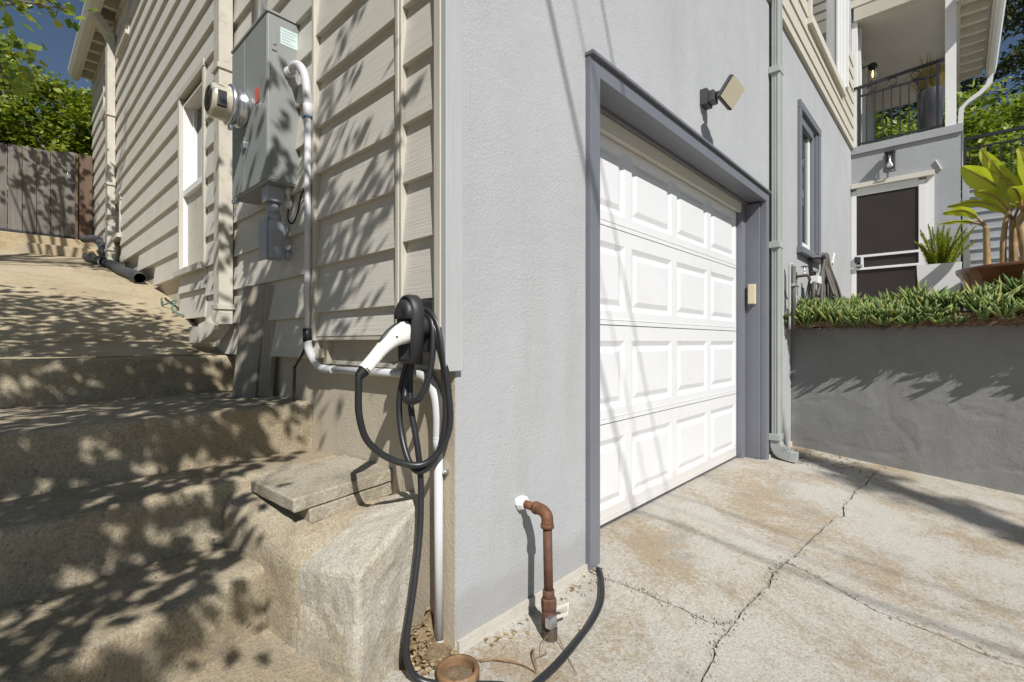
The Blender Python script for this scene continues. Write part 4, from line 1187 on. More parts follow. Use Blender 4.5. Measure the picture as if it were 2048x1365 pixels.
# corrugated drain pipe at the top of the path
def corrugated(name, pts, r, mat, parent, open_end=False):
    sp = spline(pts, 26)
    rr = [r * (1.0 + 0.07 * (1 if k % 2 else -1)) for k in range(len(sp))]
    return MB().tube(sp, rr, 14, caps=not open_end).build(name, mat, parent)
dp = thing('drain_pipe', 'black corrugated drain pipe lying along the sloping path', 'drain pipe', (-0.15, 6.0, 1.95))
corrugated('pipe_run', [(-0.22, 7.3, pz(7.3) + 0.06), (-0.13, 6.5, pz(6.5) + 0.055), (-0.10, 6.0, pz(6.0) + 0.055), (-0.12, 5.4, pz(5.4) + 0.055), (-0.10, 4.9, pz(4.9) + 0.055), (-0.105, 4.5, pz(4.5) + 0.058)], 0.052, 'corr', dp, True)
corrugated('pipe_riser', [(-0.20, 7.85, pz(7.85) + 0.28), (-0.10, 7.5, pz(7.5) + 0.30), (-0.06, 7.2, pz(7.2) + 0.20), (-0.07, 6.8, pz(6.8) + 0.07), (-0.12, 6.5, pz(6.5) + 0.06)], 0.050, 'corr', dp)
MB().lathe([(0.062, 0.0), (0.062, -0.09)], (-0.135, 6.53, pz(6.5) + 0.056), 'y', 18).build('white_band', 'white', dp)
MB().lathe([(0.0, 0.25), (0.047, 0.25), (0.047, 0.05)], (-0.105, 4.5, pz(4.5) + 0.058), 'y', 14).build('liner', 'black_plastic', dp)

# ------------------------------------------------------------------ fittings on the garage front
# square flood light
sl = thing('security_light', 'square security lamp on a dark bracket beside the garage header', 'security light', (2.08, -0.03, 2.55))
MB().box(2.035, 2.135, -0.045, 0.0, 2.50, 2.60, bev=0.004).build('mount', 'dark_metal', sl)
MB().box(2.045, 2.125, -0.085, -0.0455, 2.51, 2.58, bev=0.006).build('mount_front', 'dark_metal', sl)
MB().lathe([(0.012, 0.0), (0.02, 0.005), (0.02, 0.03), (0.012, 0.034)], (2.08, -0.105, 2.535), 'z', 14).build('joint', 'black_plastic', sl)
MB().tube([(2.08, -0.08, 2.54), (2.078, -0.115, 2.54), (2.076, -0.145, 2.54)], 0.014, 10).build('arm', 'black_plastic', sl)
hc = Vector((2.075, -0.172, 2.535))
ux = Vector((0.134, -0.0266, -0.0486)).normalized()
uz = Vector((0.0217, -0.0672, 0.1245)); uz = (uz - ux * uz.dot(ux)).normalized()
fn = ux.cross(uz); fn = fn if fn.y < 0 else -fn
def headbox(hw, hh, d0, d1, bev):
    bm = bmesh.new(); bmesh.ops.create_cube(bm, size=1)
    for v in bm.verts: v.co = Vector((v.co.x * 2 * hw, d0 + (v.co.y + 0.5) * (d1 - d0), v.co.z * 2 * hh))
    bmesh.ops.bevel(bm, geom=bm.edges[:], offset=bev, segments=2, affect='EDGES')
    mt_ = Matrix((ux, fn, uz)).transposed().to_4x4(); mt_.translation = hc
    return MB().bm(bm, mat=mt_)
headbox(0.074, 0.074, -0.012, 0.022, 0.006).build('lamp_head', 'dark_metal', sl, fix=True)
headbox(0.045, 0.05, -0.032, -0.0125, 0.008).build('lamp_back', 'dark_metal', sl, fix=True)
headbox(0.070, 0.070, 0.0225, 0.0265, 0.002).build('lamp_face', 'led_face', sl, fix=True)

# keypad box on the right jamb
kb = thing('keypad', 'small ivory keypad box on the slate garage jamb', 'keypad', (3.36, 0.07, 1.33))
MB().box(3.338, 3.371, 0.045, 0.105, 1.305, 1.475, bev=0.004).build('case', 'keypad', kb)
MB().box(3.333, 3.3375, 0.05, 0.10, 1.31, 1.47, bev=0.001).build('flip_cover', 'keypad', kb)

# gas riser
gp = thing('gas_riser', 'rusty standing pipe bending into the stucco wall', 'pipe', (0.30, -0.15, -0.06))
MB().hull([(0.316 + 0.030 * cos(a) * (1 + 0.2 * sin(3 * a)), y_, 0.379 + 0.030 * sin(a) * (1 + 0.15 * cos(2 * a))) for a in [k * pi / 6 for k in range(12)] for y_ in (-0.001, -0.010)] + [(0.316 + 0.022 * cos(a), -0.028, 0.379 + 0.022 * sin(a)) for a in [k * pi / 4 for k in range(8)]], sub=1, amp=0.003, fr=40).build('paint_daub', 'white', gp)
MB().tube([(0.316, 0.0, 0.379), (0.316, -0.088, 0.376)], 0.0155, 14).build('stub', 'rust_orange', gp)
MB().lathe([(0.016, 0.0), (0.0225, -0.001), (0.0235, -0.012), (0.0205, -0.016)], (0.316, -0.072, 0.3765), 'y', 16).build('elbow_collar', 'rust_orange', gp)
MB().tube(spline([(0.316, -0.080, 0.3765), (0.316, -0.110, 0.374), (0.3155, -0.129, 0.360), (0.315, -0.133, 0.338), (0.315, -0.133, 0.325)], 5), 0.0215, 16).build('elbow', 'rust_orange', gp)
MB().lathe([(0.020, 0.0), (0.0245, 0.001), (0.0245, 0.013), (0.0205, 0.015)], (0.315, -0.133, 0.318), 'z', 16).build('elbow_collar', 'rust_orange', gp)
ax = lambda z: (0.315 + (z - 0.32) * 0.045, -0.133 + (z - 0.32) * 0.06, z)
MB().tube([ax(0.33), ax(0.09)], 0.0165, 14).build('pipe', 'rust', gp)
MB().tube([ax(0.105), ax(0.072)], 0.021, 8).build('collar', 'rust', gp)
MB().tube([ax(0.078), ax(0.074), ax(0.045), ax(0.030)], [0.024, 0.0275, 0.0275, 0.022], 8, smooth=False).build('union_nut', 'rust', gp)
MB().tube(spline([ax(0.035), ax(0.02), ax(0.0), ax(-0.02)], 3), 0.0265, 14).build('valve_body', 'rust', gp)
sp = [ax(-0.01 - 0.018 * k) for k in range(8)]
MB().tube(spline(sp, 3), [0.028 + 0.002 * sin(k * 2.3) for k in range(22)], 14).build('taped_base', 'tape', gp)
MB().box(0.26, 0.30, -0.19, -0.165, -0.005, 0.03, bev=0.006).build('valve_tab', 'steel', gp)
mb = MB()
fr0 = Vector((0.345, -0.15, 0.012))
for (a, b) in (((0, 0, 0.012), (0.06, -0.01, 0.008)), ((0.06, -0.01, 0.008), (0.05, -0.015, -0.022)), ((0.05, -0.015, -0.022), (-0.01, -0.005, -0.016))):
    mb.rect_tube([fr0 + Vector(a), fr0 + Vector(b)], 0.011, 0.004, (0, 0, 1))
mb.build('tag_frame', 'offwhite', gp)

# hose-like black cable leaving the jamb
o = MB().tube(spline([(0.80, 0.01, 0.02), (0.80, -0.015, -0.04), (0.775, -0.055, G(0.77, -0.05) + 0.004), (0.70, -0.115, G(0.7, -0.11) + 0.010), (0.60, -0.175, G(0.6, -0.17) + 0.012), (0.48, -0.215, G(0.48, -0.21) + 0.012), (0.33, -0.245, G(0.33, -0.24) + 0.012), (0.20, -0.265, G(0.2, -0.26) + 0.012), (0.05, -0.275, G(0.05, -0.27) + 0.012), (-0.15, -0.31, G(-0.15, -0.31) + 0.012)], 8), 0.012, 10).build('ground_cable', 'rubber')
tag(o, 'thick black cable on the driveway coming from the garage frame', 'cable')

# clay pipe stub
cp = thing('clay_pipe', 'short rusty clay pipe stub standing in the ground below the corner', 'pipe stub', (-0.064, -0.085, -0.08))
MB().lathe([(0.060, -0.10), (0.060, -0.04), (0.066, -0.035), (0.067, -0.006), (0.064, 0.0), (0.054, 0.0), (0.050, -0.006), (0.048, -0.05)], (-0.064, -0.085, -0.016), 'z', 32).build('pipe_wall', 'clay', cp)
MB().lathe([(0.049, -0.034), (0.03, -0.029), (0.0, -0.031)], (-0.064, -0.085, -0.008), 'z', 24).build('fill', 'dirt', cp)

# twigs and small litter
def twig(pts, r, label):
    o = MB().tube(spline(pts, 4), [r * (1 - 0.6 * k / (4 * (len(pts) - 1))) for k in range(4 * (len(pts) - 1) + 1)], 6).build('twig', 'twig')
    return tag(o, label, 'twig', 'dry twigs on the driveway')
gz = lambda x, y, h=0.006: (x, y, G(x, y) + h)
twig([gz(0.02, -0.07), gz(0.07, -0.12, 0.012), gz(0.12, -0.185, 0.006), gz(0.13, -0.24)], 0.0035, 'long brown twig running out from the clay pipe stub')
twig([gz(0.03, -0.085), gz(0.09, -0.14, 0.014), gz(0.13, -0.21)], 0.0025, 'thin twig beside the long one by the clay stub')
twig([gz(0.20, -0.165), gz(0.17, -0.19, 0.02), gz(0.135, -0.235, 0.01)], 0.0045, 'forked pale twig near the black cable')
twig([gz(0.215, -0.21, 0.012), gz(0.18, -0.205, 0.014), gz(0.16, -0.205, 0.008)], 0.003, 'short twig lying across the forked one')
twig([gz(0.30, -0.16, 0.01), gz(0.24, -0.18, 0.03), gz(0.19, -0.205, 0.01)], 0.0018, 'wiry dark twig leaning from the taped pipe base')
twig([gz(0.30, -0.19, 0.02), gz(0.27, -0.25), gz(0.22, -0.33)], 0.002, 'thin twig crossing under the black cable')
o = MB().tube([gz(0.405, -0.215, 0.007), gz(0.437, -0.215, 0.007)], 0.0055, 8).build('plastic_stub', 'yellow')
tag(o, 'small pale yellow plastic stub lying on the driveway', 'litter')
o = MB().tube(spline([gz(0.437, -0.215, 0.006), gz(0.48, -0.20, 0.004), gz(0.53, -0.195, 0.004), gz(0.565, -0.175, 0.004)], 4), 0.002, 6).build('wire', 'wire')
tag(o, 'thin dark wire running from the yellow stub', 'wire')

# pipe, tap, hose on the right part of the front
wp = thing('standpipe', 'mottled grey standpipe against the wall above the planting', 'pipe', (4.09, -0.07, 1.15))
MB().tube([(4.09, -0.075, 1.1), (4.09, -0.075, 1.70)], 0.020, 12).build('pipe', 'hose', wp)
MB().tube(spline([(4.06, -0.05, 1.1), (4.06, -0.05, 1.66), (4.065, -0.055, 1.72), (4.085, -0.07, 1.715)], 5), 0.010, 8).build('wire_pipe', 'pipe_grey', wp)
MB().box(4.06, 4.125, -0.10, -0.05, 1.505, 1.535, bev=0.004).tube([(4.05, -0.08, 1.52), (4.16, -0.10, 1.51)], 0.009, 8).build('clamp', 'steel', wp)
tp = thing('garden_tap', 'brass tap with white timer box on the stucco wall', 'tap', (4.55, -0.05, 1.65))
MB().tube(spline([(4.53, 0.0, 1.65), (4.53, -0.08, 1.655), (4.53, -0.11, 1.645), (4.53, -0.125, 1.60)], 4), 0.014, 10).build('spout', 'tape', tp)
MB().lathe([(0.0, 0.03), (0.012, 0.028), (0.006, 0.0), (0.012, -0.02)], (4.53, -0.075, 1.70), 'z', 12).build('stem', 'steel', tp)
MB().lathe([(0.0, 0.006), (0.030, 0.004), (0.034, 0.0), (0.030, -0.004), (0.0, -0.006)], (4.53, -0.075, 1.745), 'z', 14).build('handwheel', 'dark_metal', tp)
MB().box(4.70, 4.84, -0.17, -0.09, 1.585, 1.665, bev=0.008).build('timer_box', 'white', tp)
MB().lathe([(0.03, 0.0), (0.03, 0.02), (0.0, 0.02)], (4.72, -0.13, 1.70), 'z', 14).tube([(4.72, -0.13, 1.665), (4.72, -0.13, 1.70)], 0.012, 8).build('knob', 'dark_metal', tp)
MB().tube(spline([(4.70, -0.13, 1.60), (4.66, -0.13, 1.5), (4.66, -0.13, 1.40), (4.72, -0.15, 1.2)], 5), 0.016, 10).build('feed_hose', 'hose', tp)
hh = thing('garden_hose', 'grey brown garden hose hung in long loops on the wall', 'hose', (5.2, -0.12, 1.6))
rl = random.Random(21)
for k in range(9):
    f = (k - 4) / 4
    xt = 5.16 + 0.07 * f + rl.uniform(-.015, .015); yt = -0.13 - 0.035 * rl.random()
    xb1 = 5.16 + 0.36 * f + rl.uniform(-.05, .05); xb2 = xb1 + rl.uniform(0.10, 0.18)
    yb = -0.10 - 0.16 * rl.random(); top = 1.945 - 0.05 * abs(f) + rl.uniform(-.02, .02); bot = 1.33 + rl.uniform(-.08, .08)
    MB().tube(spline([(xb1, yb, bot + 0.08), ((xb1 * 2 + xt) / 3, (yb + yt) / 2, (top + bot) / 2), (xt - 0.03, yt, top - 0.06), (xt, yt, top), (xt + 0.04, yt, top - 0.06), ((xb2 * 2 + xt) / 3, (yb + yt) / 2 - .01, (top + bot) / 2), (xb2, yb, bot + 0.08), ((xb1 + xb2) / 2, yb, bot), (xb1, yb + 0.01, bot + 0.08)], 5), 0.0165, 9).build('loop', 'hose', hh)
MB().box(5.04, 5.28, -0.17, 0.0, 1.885, 1.905, bev=0.004).build('hanger', 'iron', hh)
MB().rect_tube([(5.30, -0.19, 1.85), (5.36, -0.20, 1.97)], 0.04, 0.012, (1, 0, 0)).build('hanger_tip', 'white', hh)
MB().lathe([(0.024, 0.0), (0.026, -0.03), (0.022, -0.04)], (5.1, -0.15, 1.90), 'x', 12).build('coupling', 'steel', hh)

# lantern over the entry door
ln = thing('wall_lantern', 'square glass wall lantern above the white screen door', 'wall lamp', (XP - 0.08, -0.47, 3.6))
lx0, lx1, ly0, ly1, lz0, lz1 = XP - 0.155, XP - 0.045, -0.535, -0.425, 3.50, 3.77
B('back_plate', 'dark_metal', ln, XP - 0.022, XP - 0.001, -0.53, -0.43, 3.56, 3.80, bev=0.003)
B('arm', 'dark_metal', ln, XP - 0.11, XP - 0.023, -0.49, -0.47, 3.785, 3.80, bev=0.002)
mb = MB(); b_ = 0.009
for (x, y) in ((lx0, ly0), (lx0, ly1), (lx1, ly0), (lx1, ly1)):
    mb.box(x - b_ / 2, x + b_ / 2, y - b_ / 2, y + b_ / 2, lz0, lz1)
for z in (lz0, lz1):
    mb.box(lx0 - b_, lx1 + b_, ly0 - b_, ly0 + 0.004, z - 0.006, z + 0.006).box(lx0 - b_, lx1 + b_, ly1 - 0.004, ly1 + b_, z - 0.006, z + 0.006)
    mb.box(lx0 - b_, lx0 + 0.004, ly0 + 0.005, ly1 - 0.005, z - 0.006, z + 0.006).box(lx1 - 0.004, lx1 + b_, ly0 + 0.005, ly1 - 0.005, z - 0.006, z + 0.006)
mb.build('cage', 'dark_metal', ln)
B('cap', 'dark_metal', ln, lx0 - 0.01, lx1 + 0.01, ly0 - 0.01, ly1 + 0.01, lz1 + 0.007, lz1 + 0.015, bev=0.002)
MB().lathe([(0.0, 0.13), (0.012, 0.13), (0.013, 0.09), (0.020, 0.06), (0.034, 0.035), (0.037, 0.015), (0.030, 0.0), (0.0, -0.004)], (XP - 0.10, -0.48, 3.555), 'z', 18).build('bulb', 'gloss_white', ln)
MB().lathe([(0.0, 0.085), (0.016, 0.08), (0.016, 0.0)], (XP - 0.10, -0.48, 3.685), 'z', 14).build('socket', 'steel', ln)
o = MB().rect_tube([(XP - 0.012, -0.985, 3.55), (XP - 0.010, -1.045, 3.405)], 0.03, 0.014, (1, 0, 0)).build('door_closer', 'white')
tag(o, 'short white slanting strip on the wall beside the door head', 'bracket')
# lantern up in the porch
pl = thing('porch_lantern', 'dark lantern with amber bulb on the upper porch wall', 'wall lamp', (XP + 0.9, -0.1, 5.4))
MB().box(XP + 0.74, XP + 0.86, -0.045, -0.003, 5.22, 5.62, bev=0.006).build('back_plate', 'iron', pl)
MB().tube(spline([(XP + 0.8, -0.05, 5.55), (XP + 0.82, -0.12, 5.57), (XP + 0.84, -0.18, 5.56)], 4), 0.012, 8).build('arm', 'iron', pl)
MB().lathe([(0.0, 0.07), (0.05, 0.065), (0.065, 0.03), (0.065, -0.01), (0.05, -0.02)], (XP + 0.84, -0.18, 5.52), 'z', 16).build('cap', 'iron', pl)
MB().lathe([(0.05, 0.0), (0.052, -0.18), (0.0, -0.19)], (XP + 0.84, -0.18, 5.50), 'z', 16).build('shade', 'clear', pl)
am, nt_, bs_ = new_mat('amber_filament')
bs_.inputs['Base Color'].default_value = (0.9, 0.5, 0.25, 1)
bs_.inputs['Emission Color'].default_value = (1.0, 0.45, 0.18, 1)
bs_.inputs['Emission Strength'].default_value = 3.0
M['amber'] = am
MB().lathe([(0.0, 0.0), (0.012, -0.01), (0.022, -0.08), (0.012, -0.13), (0.0, -0.14)], (XP + 0.84, -0.18, 5.49), 'z', 12).build('bulb', 'amber', pl)
MB().tube(spline([(XP + 0.80, -0.05, 5.26), (XP + 0.82, -0.13, 5.25), (XP + 0.84, -0.16, 5.32)], 4), 0.008, 8).build('scroll', 'iron', pl)

# porch railing with rings
pr_ = thing('porch_railing', 'black iron railing with rings on the upper porch edge', 'railing', (XP, -0.6, 3.99))
xr = XP + 0.03
MB().rect_tube([(xr, 0.02, 4.90), (xr, -1.075, 4.955)], 0.045, 0.035, (1, 0, 0)).build('top_rail', 'iron', pr_)
B('rail', 'iron', pr_, xr - 0.012, xr + 0.012, -1.0, -0.12, 4.755, 4.782)
B('rail', 'iron', pr_, xr - 0.014, xr + 0.014, -1.075, -0.08, 4.02, 4.045)
for y in (-0.10, -1.0):
    B('post', 'iron', pr_, xr - 0.018, xr + 0.018, y - 0.018, y + 0.018, 3.986, 4.91)
bal = None
for k in range(8):
    y = -0.19 - 0.1 * k
    if bal is None:
        bal = MB().box(-0.008, 0.008, -0.008, 0.008, 0, 0.71).mesh('baluster')
    link('baluster', bal, 'iron', pr_, loc=(xr, y, 4.045))
for y in (-0.26, -0.50, -0.76):
    MB().tube([(xr, y + 0.055 * cos(a), 4.85 + 0.055 * sin(a)) for a in [2 * pi * k / 20 for k in range(21)]], 0.007, 6, caps=False, up=(1, 0, 0)).build('ring', 'iron', pr_)
# tall vase on the porch
vz = thing('porch_vase', 'tall dark streaked vase with grassy plant on the porch', 'vase', (8.55, -0.92, 3.99))
MB().lathe([(0.10, 0.0), (0.125, 0.15), (0.15, 0.45), (0.152, 0.6), (0.165, 0.75), (0.155, 0.78), (0.14, 0.76), (0.13, 0.70)], (8.55, -0.91, 3.99), 'z', 28).build('vase_body', 'vase', vz)
gr = MB()
rl = random.Random(9)
for k in range(260):
    a = rl.uniform(0, 6.28); l = rl.uniform(0.25, 0.62); sp_ = rl.uniform(0.05, 0.32)
    p0 = Vector((8.55 + 0.08 * cos(a), -0.91 + 0.08 * sin(a), 4.70))
    p1 = p0 + Vector((sp_ * 0.5 * cos(a), sp_ * 0.5 * sin(a), l * 0.6)); p2 = p0 + Vector((sp_ * cos(a), sp_ * sin(a), l))
    w = Vector((-sin(a), cos(a), 0)) * 0.006
    gr.add([p0 - w, p0 + w, p1 - w, p1 + w, p2], [(0, 1, 3, 2), (2, 3, 4)])
go = gr.build('grassy_plant', 'grass_dry')
tag(go, 'yellow green grassy plant in the tall porch vase', 'plant')

# ------------------------------------------------------------------ retaining wall, terrace, side stairs
XW = 4.33
rw = thing('retaining_wall', 'dark grey stucco retaining wall beside the driveway', 'retaining wall', (XW, -2, -0.1))
mb = MB()
ny_, nz_ = 260, 90
V = []
for j in range(ny_ + 1):
    y = -0.003 - 5.2 * j / ny_
    for k in range(nz_ + 1):
        z = -0.75 + (1.118 + 0.75) * k / nz_
        n1 = noise.noise(Vector((y * 2.6, z * 2.6, 3))); n2 = noise.noise(Vector((y * 7, z * 7, 6)))
        rid = abs(noise.noise(Vector((y * 3.1 + 4, z * 4.2, 9))))
        rid2 = abs(noise.noise(Vector((y * 1.3 + 9, z * 2.2, 5))))
        n3 = noise.noise(Vector((y * 19, z * 19, 2)))
        d = 0.004 * n1 + 0.003 * n2 + 0.0016 * n3 + 0.004 * max(0, 0.05 - rid) / 0.05 - 0.006 * max(0, 0.02 - rid2) / 0.02
        V.append((XW - d, y, z + (0.008 * noise.noise(Vector((y * 3, 0, 2))) if k == nz_ else 0)))
mb.add(V, [(j * (nz_ + 1) + k, j * (nz_ + 1) + k + 1, (j + 1) * (nz_ + 1) + k + 1, (j + 1) * (nz_ + 1) + k) for j in range(ny_) for k in range(nz_)], True)
mb.box(XW + 0.02, XW + 0.24, -5.2, -0.003, -0.8, 1.112)
mb.build('wall_face', 'stucco_dark', rw)
structure(MB().box(XW + 0.01, 5.3, -5.2, -0.003, 0.6, 1.10).build('planting_bed', 'soil'))
structure(MB().box(5.3, XP + 3, -5.2, -0.003, 0.6, 1.20).build('terrace', 'path'))
structure(MB().box(10.5, 60, -30, -0.01, 1.0, 3.0).build('upper_ground', 'soil'))

st = thing('side_stairs', 'grey painted stairs rising beside the porch', 'stairs', (7.5, -1.9, 1.2))
for k in range(13):
    x0 = 6.93 + 0.28 * k; z1 = 1.38 + 0.185 * k
    MB().box(x0, x0 + 0.30, -2.9, -1.33, z1 - 0.185, z1, bev=0.004).build('stair_step', 'stucco_porch', st)
    B('nosing', 'pipe_grey', st, x0 - 0.022, x0 - 0.0005, -2.9, -1.33, z1 - 0.03, z1, bev=0.004)
B('stair_core', 'stucco_porch', st, 7.3, 10.7, -2.88, -1.34, 1.0, 1.35)
for k in range(6):
    B('stringer', 'stucco_dark', st, 6.9 + 0.28 * k * 2, 6.9 + 0.28 * (k * 2 + 2) - 0.001, -1.33, -1.262, 1.1, 1.75 + 0.185 * 2 * k, bev=0.004)
B('landing_wall', 'stucco_porch', st, 10.2, 10.6, -6.0, -1.262, 1.0, 3.35, bev=0.006)
B('landing_cap', 'stucco_porch', st, 8.3, 8.6, -1.33, -1.255, 1.2, 3.45, bev=0.006)
rr_ = thing('stair_railing', 'black iron railing beyond the grey side stairs', 'railing', (10.4, -2, 3.4))
B('top_rail', 'iron', rr_, 10.36, 10.41, -5.5, -1.28, 4.46, 4.51)
B('rail', 'iron', rr_, 10.37, 10.40, -5.5, -1.28, 4.30, 4.325)
B('rail', 'iron', rr_, 10.37, 10.40, -5.5, -1.28, 3.42, 3.45)
bal2 = MB().box(-0.010, 0.010, -0.010, 0.010, 0, 0.86).mesh('baluster')
for k in range(24):
    link('baluster', bal2, 'iron', rr_, loc=(10.385, -1.36 - 0.125 * k, 3.45))
for y in (-1.30, -2.6, -3.9):
    B('post', 'iron', rr_, 10.36, 10.41, y - 0.022, y + 0.022, 3.35, 4.46)

# planters
wpn = thing('white_planter', 'tapered white square planter by the screen door', 'planter', (6.35, -1.06, 1.2))
mb = MB()
def ringsq(h, z, cx_=6.35, cy_=-1.055): return [(cx_ - h, cy_ - h, z), (cx_ + h, cy_ - h, z), (cx_ + h, cy_ + h, z), (cx_ - h, cy_ + h, z)]
V = ringsq(0.165, 1.2) + ringsq(0.19, 1.862) + ringsq(0.172, 1.862) + ringsq(0.168, 1.80)
mb.add(V, [(i * 4 + k, i * 4 + (k + 1) % 4, i * 4 + 4 + (k + 1) % 4, i * 4 + 4 + k) for i in range(3) for k in range(4)])
mb.build('planter_box', 'pot_white', wpn, fix=True)
B('potting_soil', 'soil', wpn, 6.185, 6.515, -1.22, -0.89, 1.74, 1.81)
# foxtail fern: plume after plume
ff = thing('foxtail_fern', 'spiky yellow green foxtail fern in the white planter', 'fern', (6.35, -1.055, 1.8))
rl = random.Random(17)
for k in range(34):
    a = rl.uniform(0, 6.28); lean = rl.uniform(0.02, 0.27); l = rl.uniform(0.28, 0.56)
    p0 = Vector((6.35 + 0.11 * cos(a) * rl.random(), -1.055 + 0.11 * sin(a) * rl.random(), 1.80))
    p3 = p0 + Vector((lean * cos(a), lean * sin(a), l * (1 - 0.5 * lean)))
    axis = [p0 + (p3 - p0) * t + Vector((0, 0, 0.05 * sin(pi * t))) for t in [i / 10 for i in range(11)]]
    mb = MB()
    for i in range(300):
        t = (i + rl.random()) / 300
        j = min(9, int(t * 10)); c_ = axis[j] + (axis[j + 1] - axis[j]) * (t * 10 - j)
        rad = 0.046 * 1.15 * (1 - t) ** 0.55 * min(1, 0.35 + 3 * t)
        th = rl.uniform(0, 6.28); td = (p3 - p0).normalized(); u = td.orthogonal().normalized(); w = td.cross(u)
        out = u * cos(th) + w * sin(th)
        tip = c_ + out * rad + td * 0.025
        sd = td.cross(out) * 0.0045
        mb.add([c_ - sd, c_ + sd, tip], [(0, 1, 2)])
    mb.tube(axis, 0.004, 5)
    mb.build('plume', 'fern', ff)
bp = thing('brown_pot', 'wide glazed brown bowl pot holding the banana plants', 'pot', (5.55, -1.75, 1.2))
MB().lathe([(0.24, 1.12), (0.34, 1.25), (0.44, 1.45), (0.50, 1.62), (0.525, 1.655), (0.53, 1.69), (0.505, 1.695), (0.48, 1.66), (0.46, 1.60)], (5.55, -1.72, 0), 'z', 48).build('pot_wall', 'pot_brown', bp)
MB().lathe([(0.47, 1.62), (0.0, 1.64)], (5.55, -1.72, 0), 'z', 32).build('potting_soil', 'soil', bp)
# banana plants
bn = thing('banana_plant', 'banana plants with drooping yellow green leaves in the brown pot', 'banana plant', (5.6, -1.6, 1.65))
def stem(base, pts, r0, r1):
    sp_ = spline([base] + pts, 6)
    n = len(sp_)
    MB().tube(sp_, [r0 + (r1 - r0) * i / (n - 1) for i in range(n)], 12).build('stem', 'banana_old', bn)
    return sp_[-1]
def bleaf(root, tip, width, sag=0.06, petiole=0.18, roll=0.0, fold=0.25):
    root = Vector(root); tip = Vector(tip)
    L_ = (tip - root).length
    d = (tip - root).normalized()
    side = d.cross(Vector((0, 0, 1))); side = side.normalized() if side.length > 0.1 else Vector((0, 1, 0))
    side = Matrix.Rotation(roll, 3, d) @ side
    upn = side.cross(d)
    cl = []
    for i in range(17):
        t = i / 16
        cl.append(root + (tip - root) * t + Vector((0, 0, sag * sin(pi * t) * (1.2 - 0.6 * t))))
    mb = MB(); V = []
    nW = 8
    for i, c_ in enumerate(cl):
        t = i / 16
        s_ = max(0.0, (t - petiole) / (1 - petiole))
        w = max(0.004, width * 1.75 * (s_ + 0.03) ** 0.42 * (1.0 - s_) ** 0.62) if s_ > 0 else 0.012
        for k in range(nW + 1):
            q = (k / nW - 0.5) * 2
            wob = 0.05 * width * sin(t * 17 + q * 2 + width * 40) * abs(q)
            V.append(c_ + side * q * w * 0.5 - upn * (abs(q) ** 1.3 * fold * w * 0.5 - wob))
    mb.add(V, [(i * (nW + 1) + k, i * (nW + 1) + k + 1, (i + 1) * (nW + 1) + k + 1, (i + 1) * (nW + 1) + k) for i in range(16) for k in range(nW)], True)
    lf = mb.build('leaf', 'banana', bn)
    MB().tube(cl, [0.013 * (1 - 0.8 * i / 16) for i in range(17)], 6).build('midrib', 'banana_old', lf)
y0 = -1.72
t1 = stem((5.50, -1.42, 1.63), [(5.50, -1.415, 1.9), (5.49, -1.41, 2.10)], 0.030, 0.022)
t2 = stem((5.55, -1.53, 1.63), [(5.55, -1.53, 1.95), (5.55, -1.555, 2.18), (5.56, -1.62, 2.33)], 0.026, 0.016)
t3 = stem((5.60, -1.60, 1.63), [(5.60, -1.60, 1.95), (5.60, -1.60, 2.15)], 0.034, 0.028)
t4 = stem((5.50, -1.68, 1.63), [(5.50, -1.665, 1.85), (5.52, -1.64, 2.10), (5.54, -1.66, 2.2)], 0.040, 0.022)
t5 = stem((5.62, -1.80, 1.63), [(5.62, -1.78, 1.9), (5.60, -1.76, 2.2)], 0.036, 0.024)
bleaf(t1, (5.40, -1.06, 2.165), 0.075, 0.05, 0.25, 0.35)
bleaf(t1, (5.50, -1.10, 2.29), 0.13, 0.10, 0.22, 0.75)
bleaf(t3, (5.55, -1.13, 2.36), 0.12, 0.12, 0.18, 0.6)
bleaf(t2, (5.50, -1.235, 2.73), 0.24, 0.02, 0.12, 1.0, 0.55)
bleaf(t3, (5.45, -1.33, 2.45), 0.15, 0.10, 0.15, 0.6)
bleaf(t2, (5.62, -1.42, 2.70), 0.16, 0.03, 0.1, 1.0)
bleaf(t2, (5.50, -1.9, 2.60), 0.24, 0.1, 0.1, 0.9)
bleaf(t4, (5.25, -2.0, 2.45), 0.20, 0.1, 0.15, 0.3)
bleaf(t5, (5.8, -2.3, 2.5), 0.22, 0.12, 0.15, 0.2)
bleaf(t3, (5.85, -1.85, 2.62), 0.2, 0.1, 0.15, 0.5)
bleaf(t5, (5.45, -1.50, 2.55), 0.18, 0.08, 0.12, 0.9)
bleaf(t2, (5.50, -1.37, 2.86), 0.15, 0.02, 0.1, 1.1, 0.5)
bleaf(t4, (5.40, -1.43, 2.72), 0.15, 0.06, 0.12, 0.8, 0.4)
bleaf(t5, (5.35, -1.62, 2.78), 0.20, 0.05, 0.1, 1.0, 0.4)
bleaf(t5, (5.40, -1.95, 2.90), 0.24, 0.05, 0.1, 0.9, 0.4)
bleaf(t4, (5.20, -1.55, 2.38), 0.13, 0.10, 0.2, 0.6, 0.4)

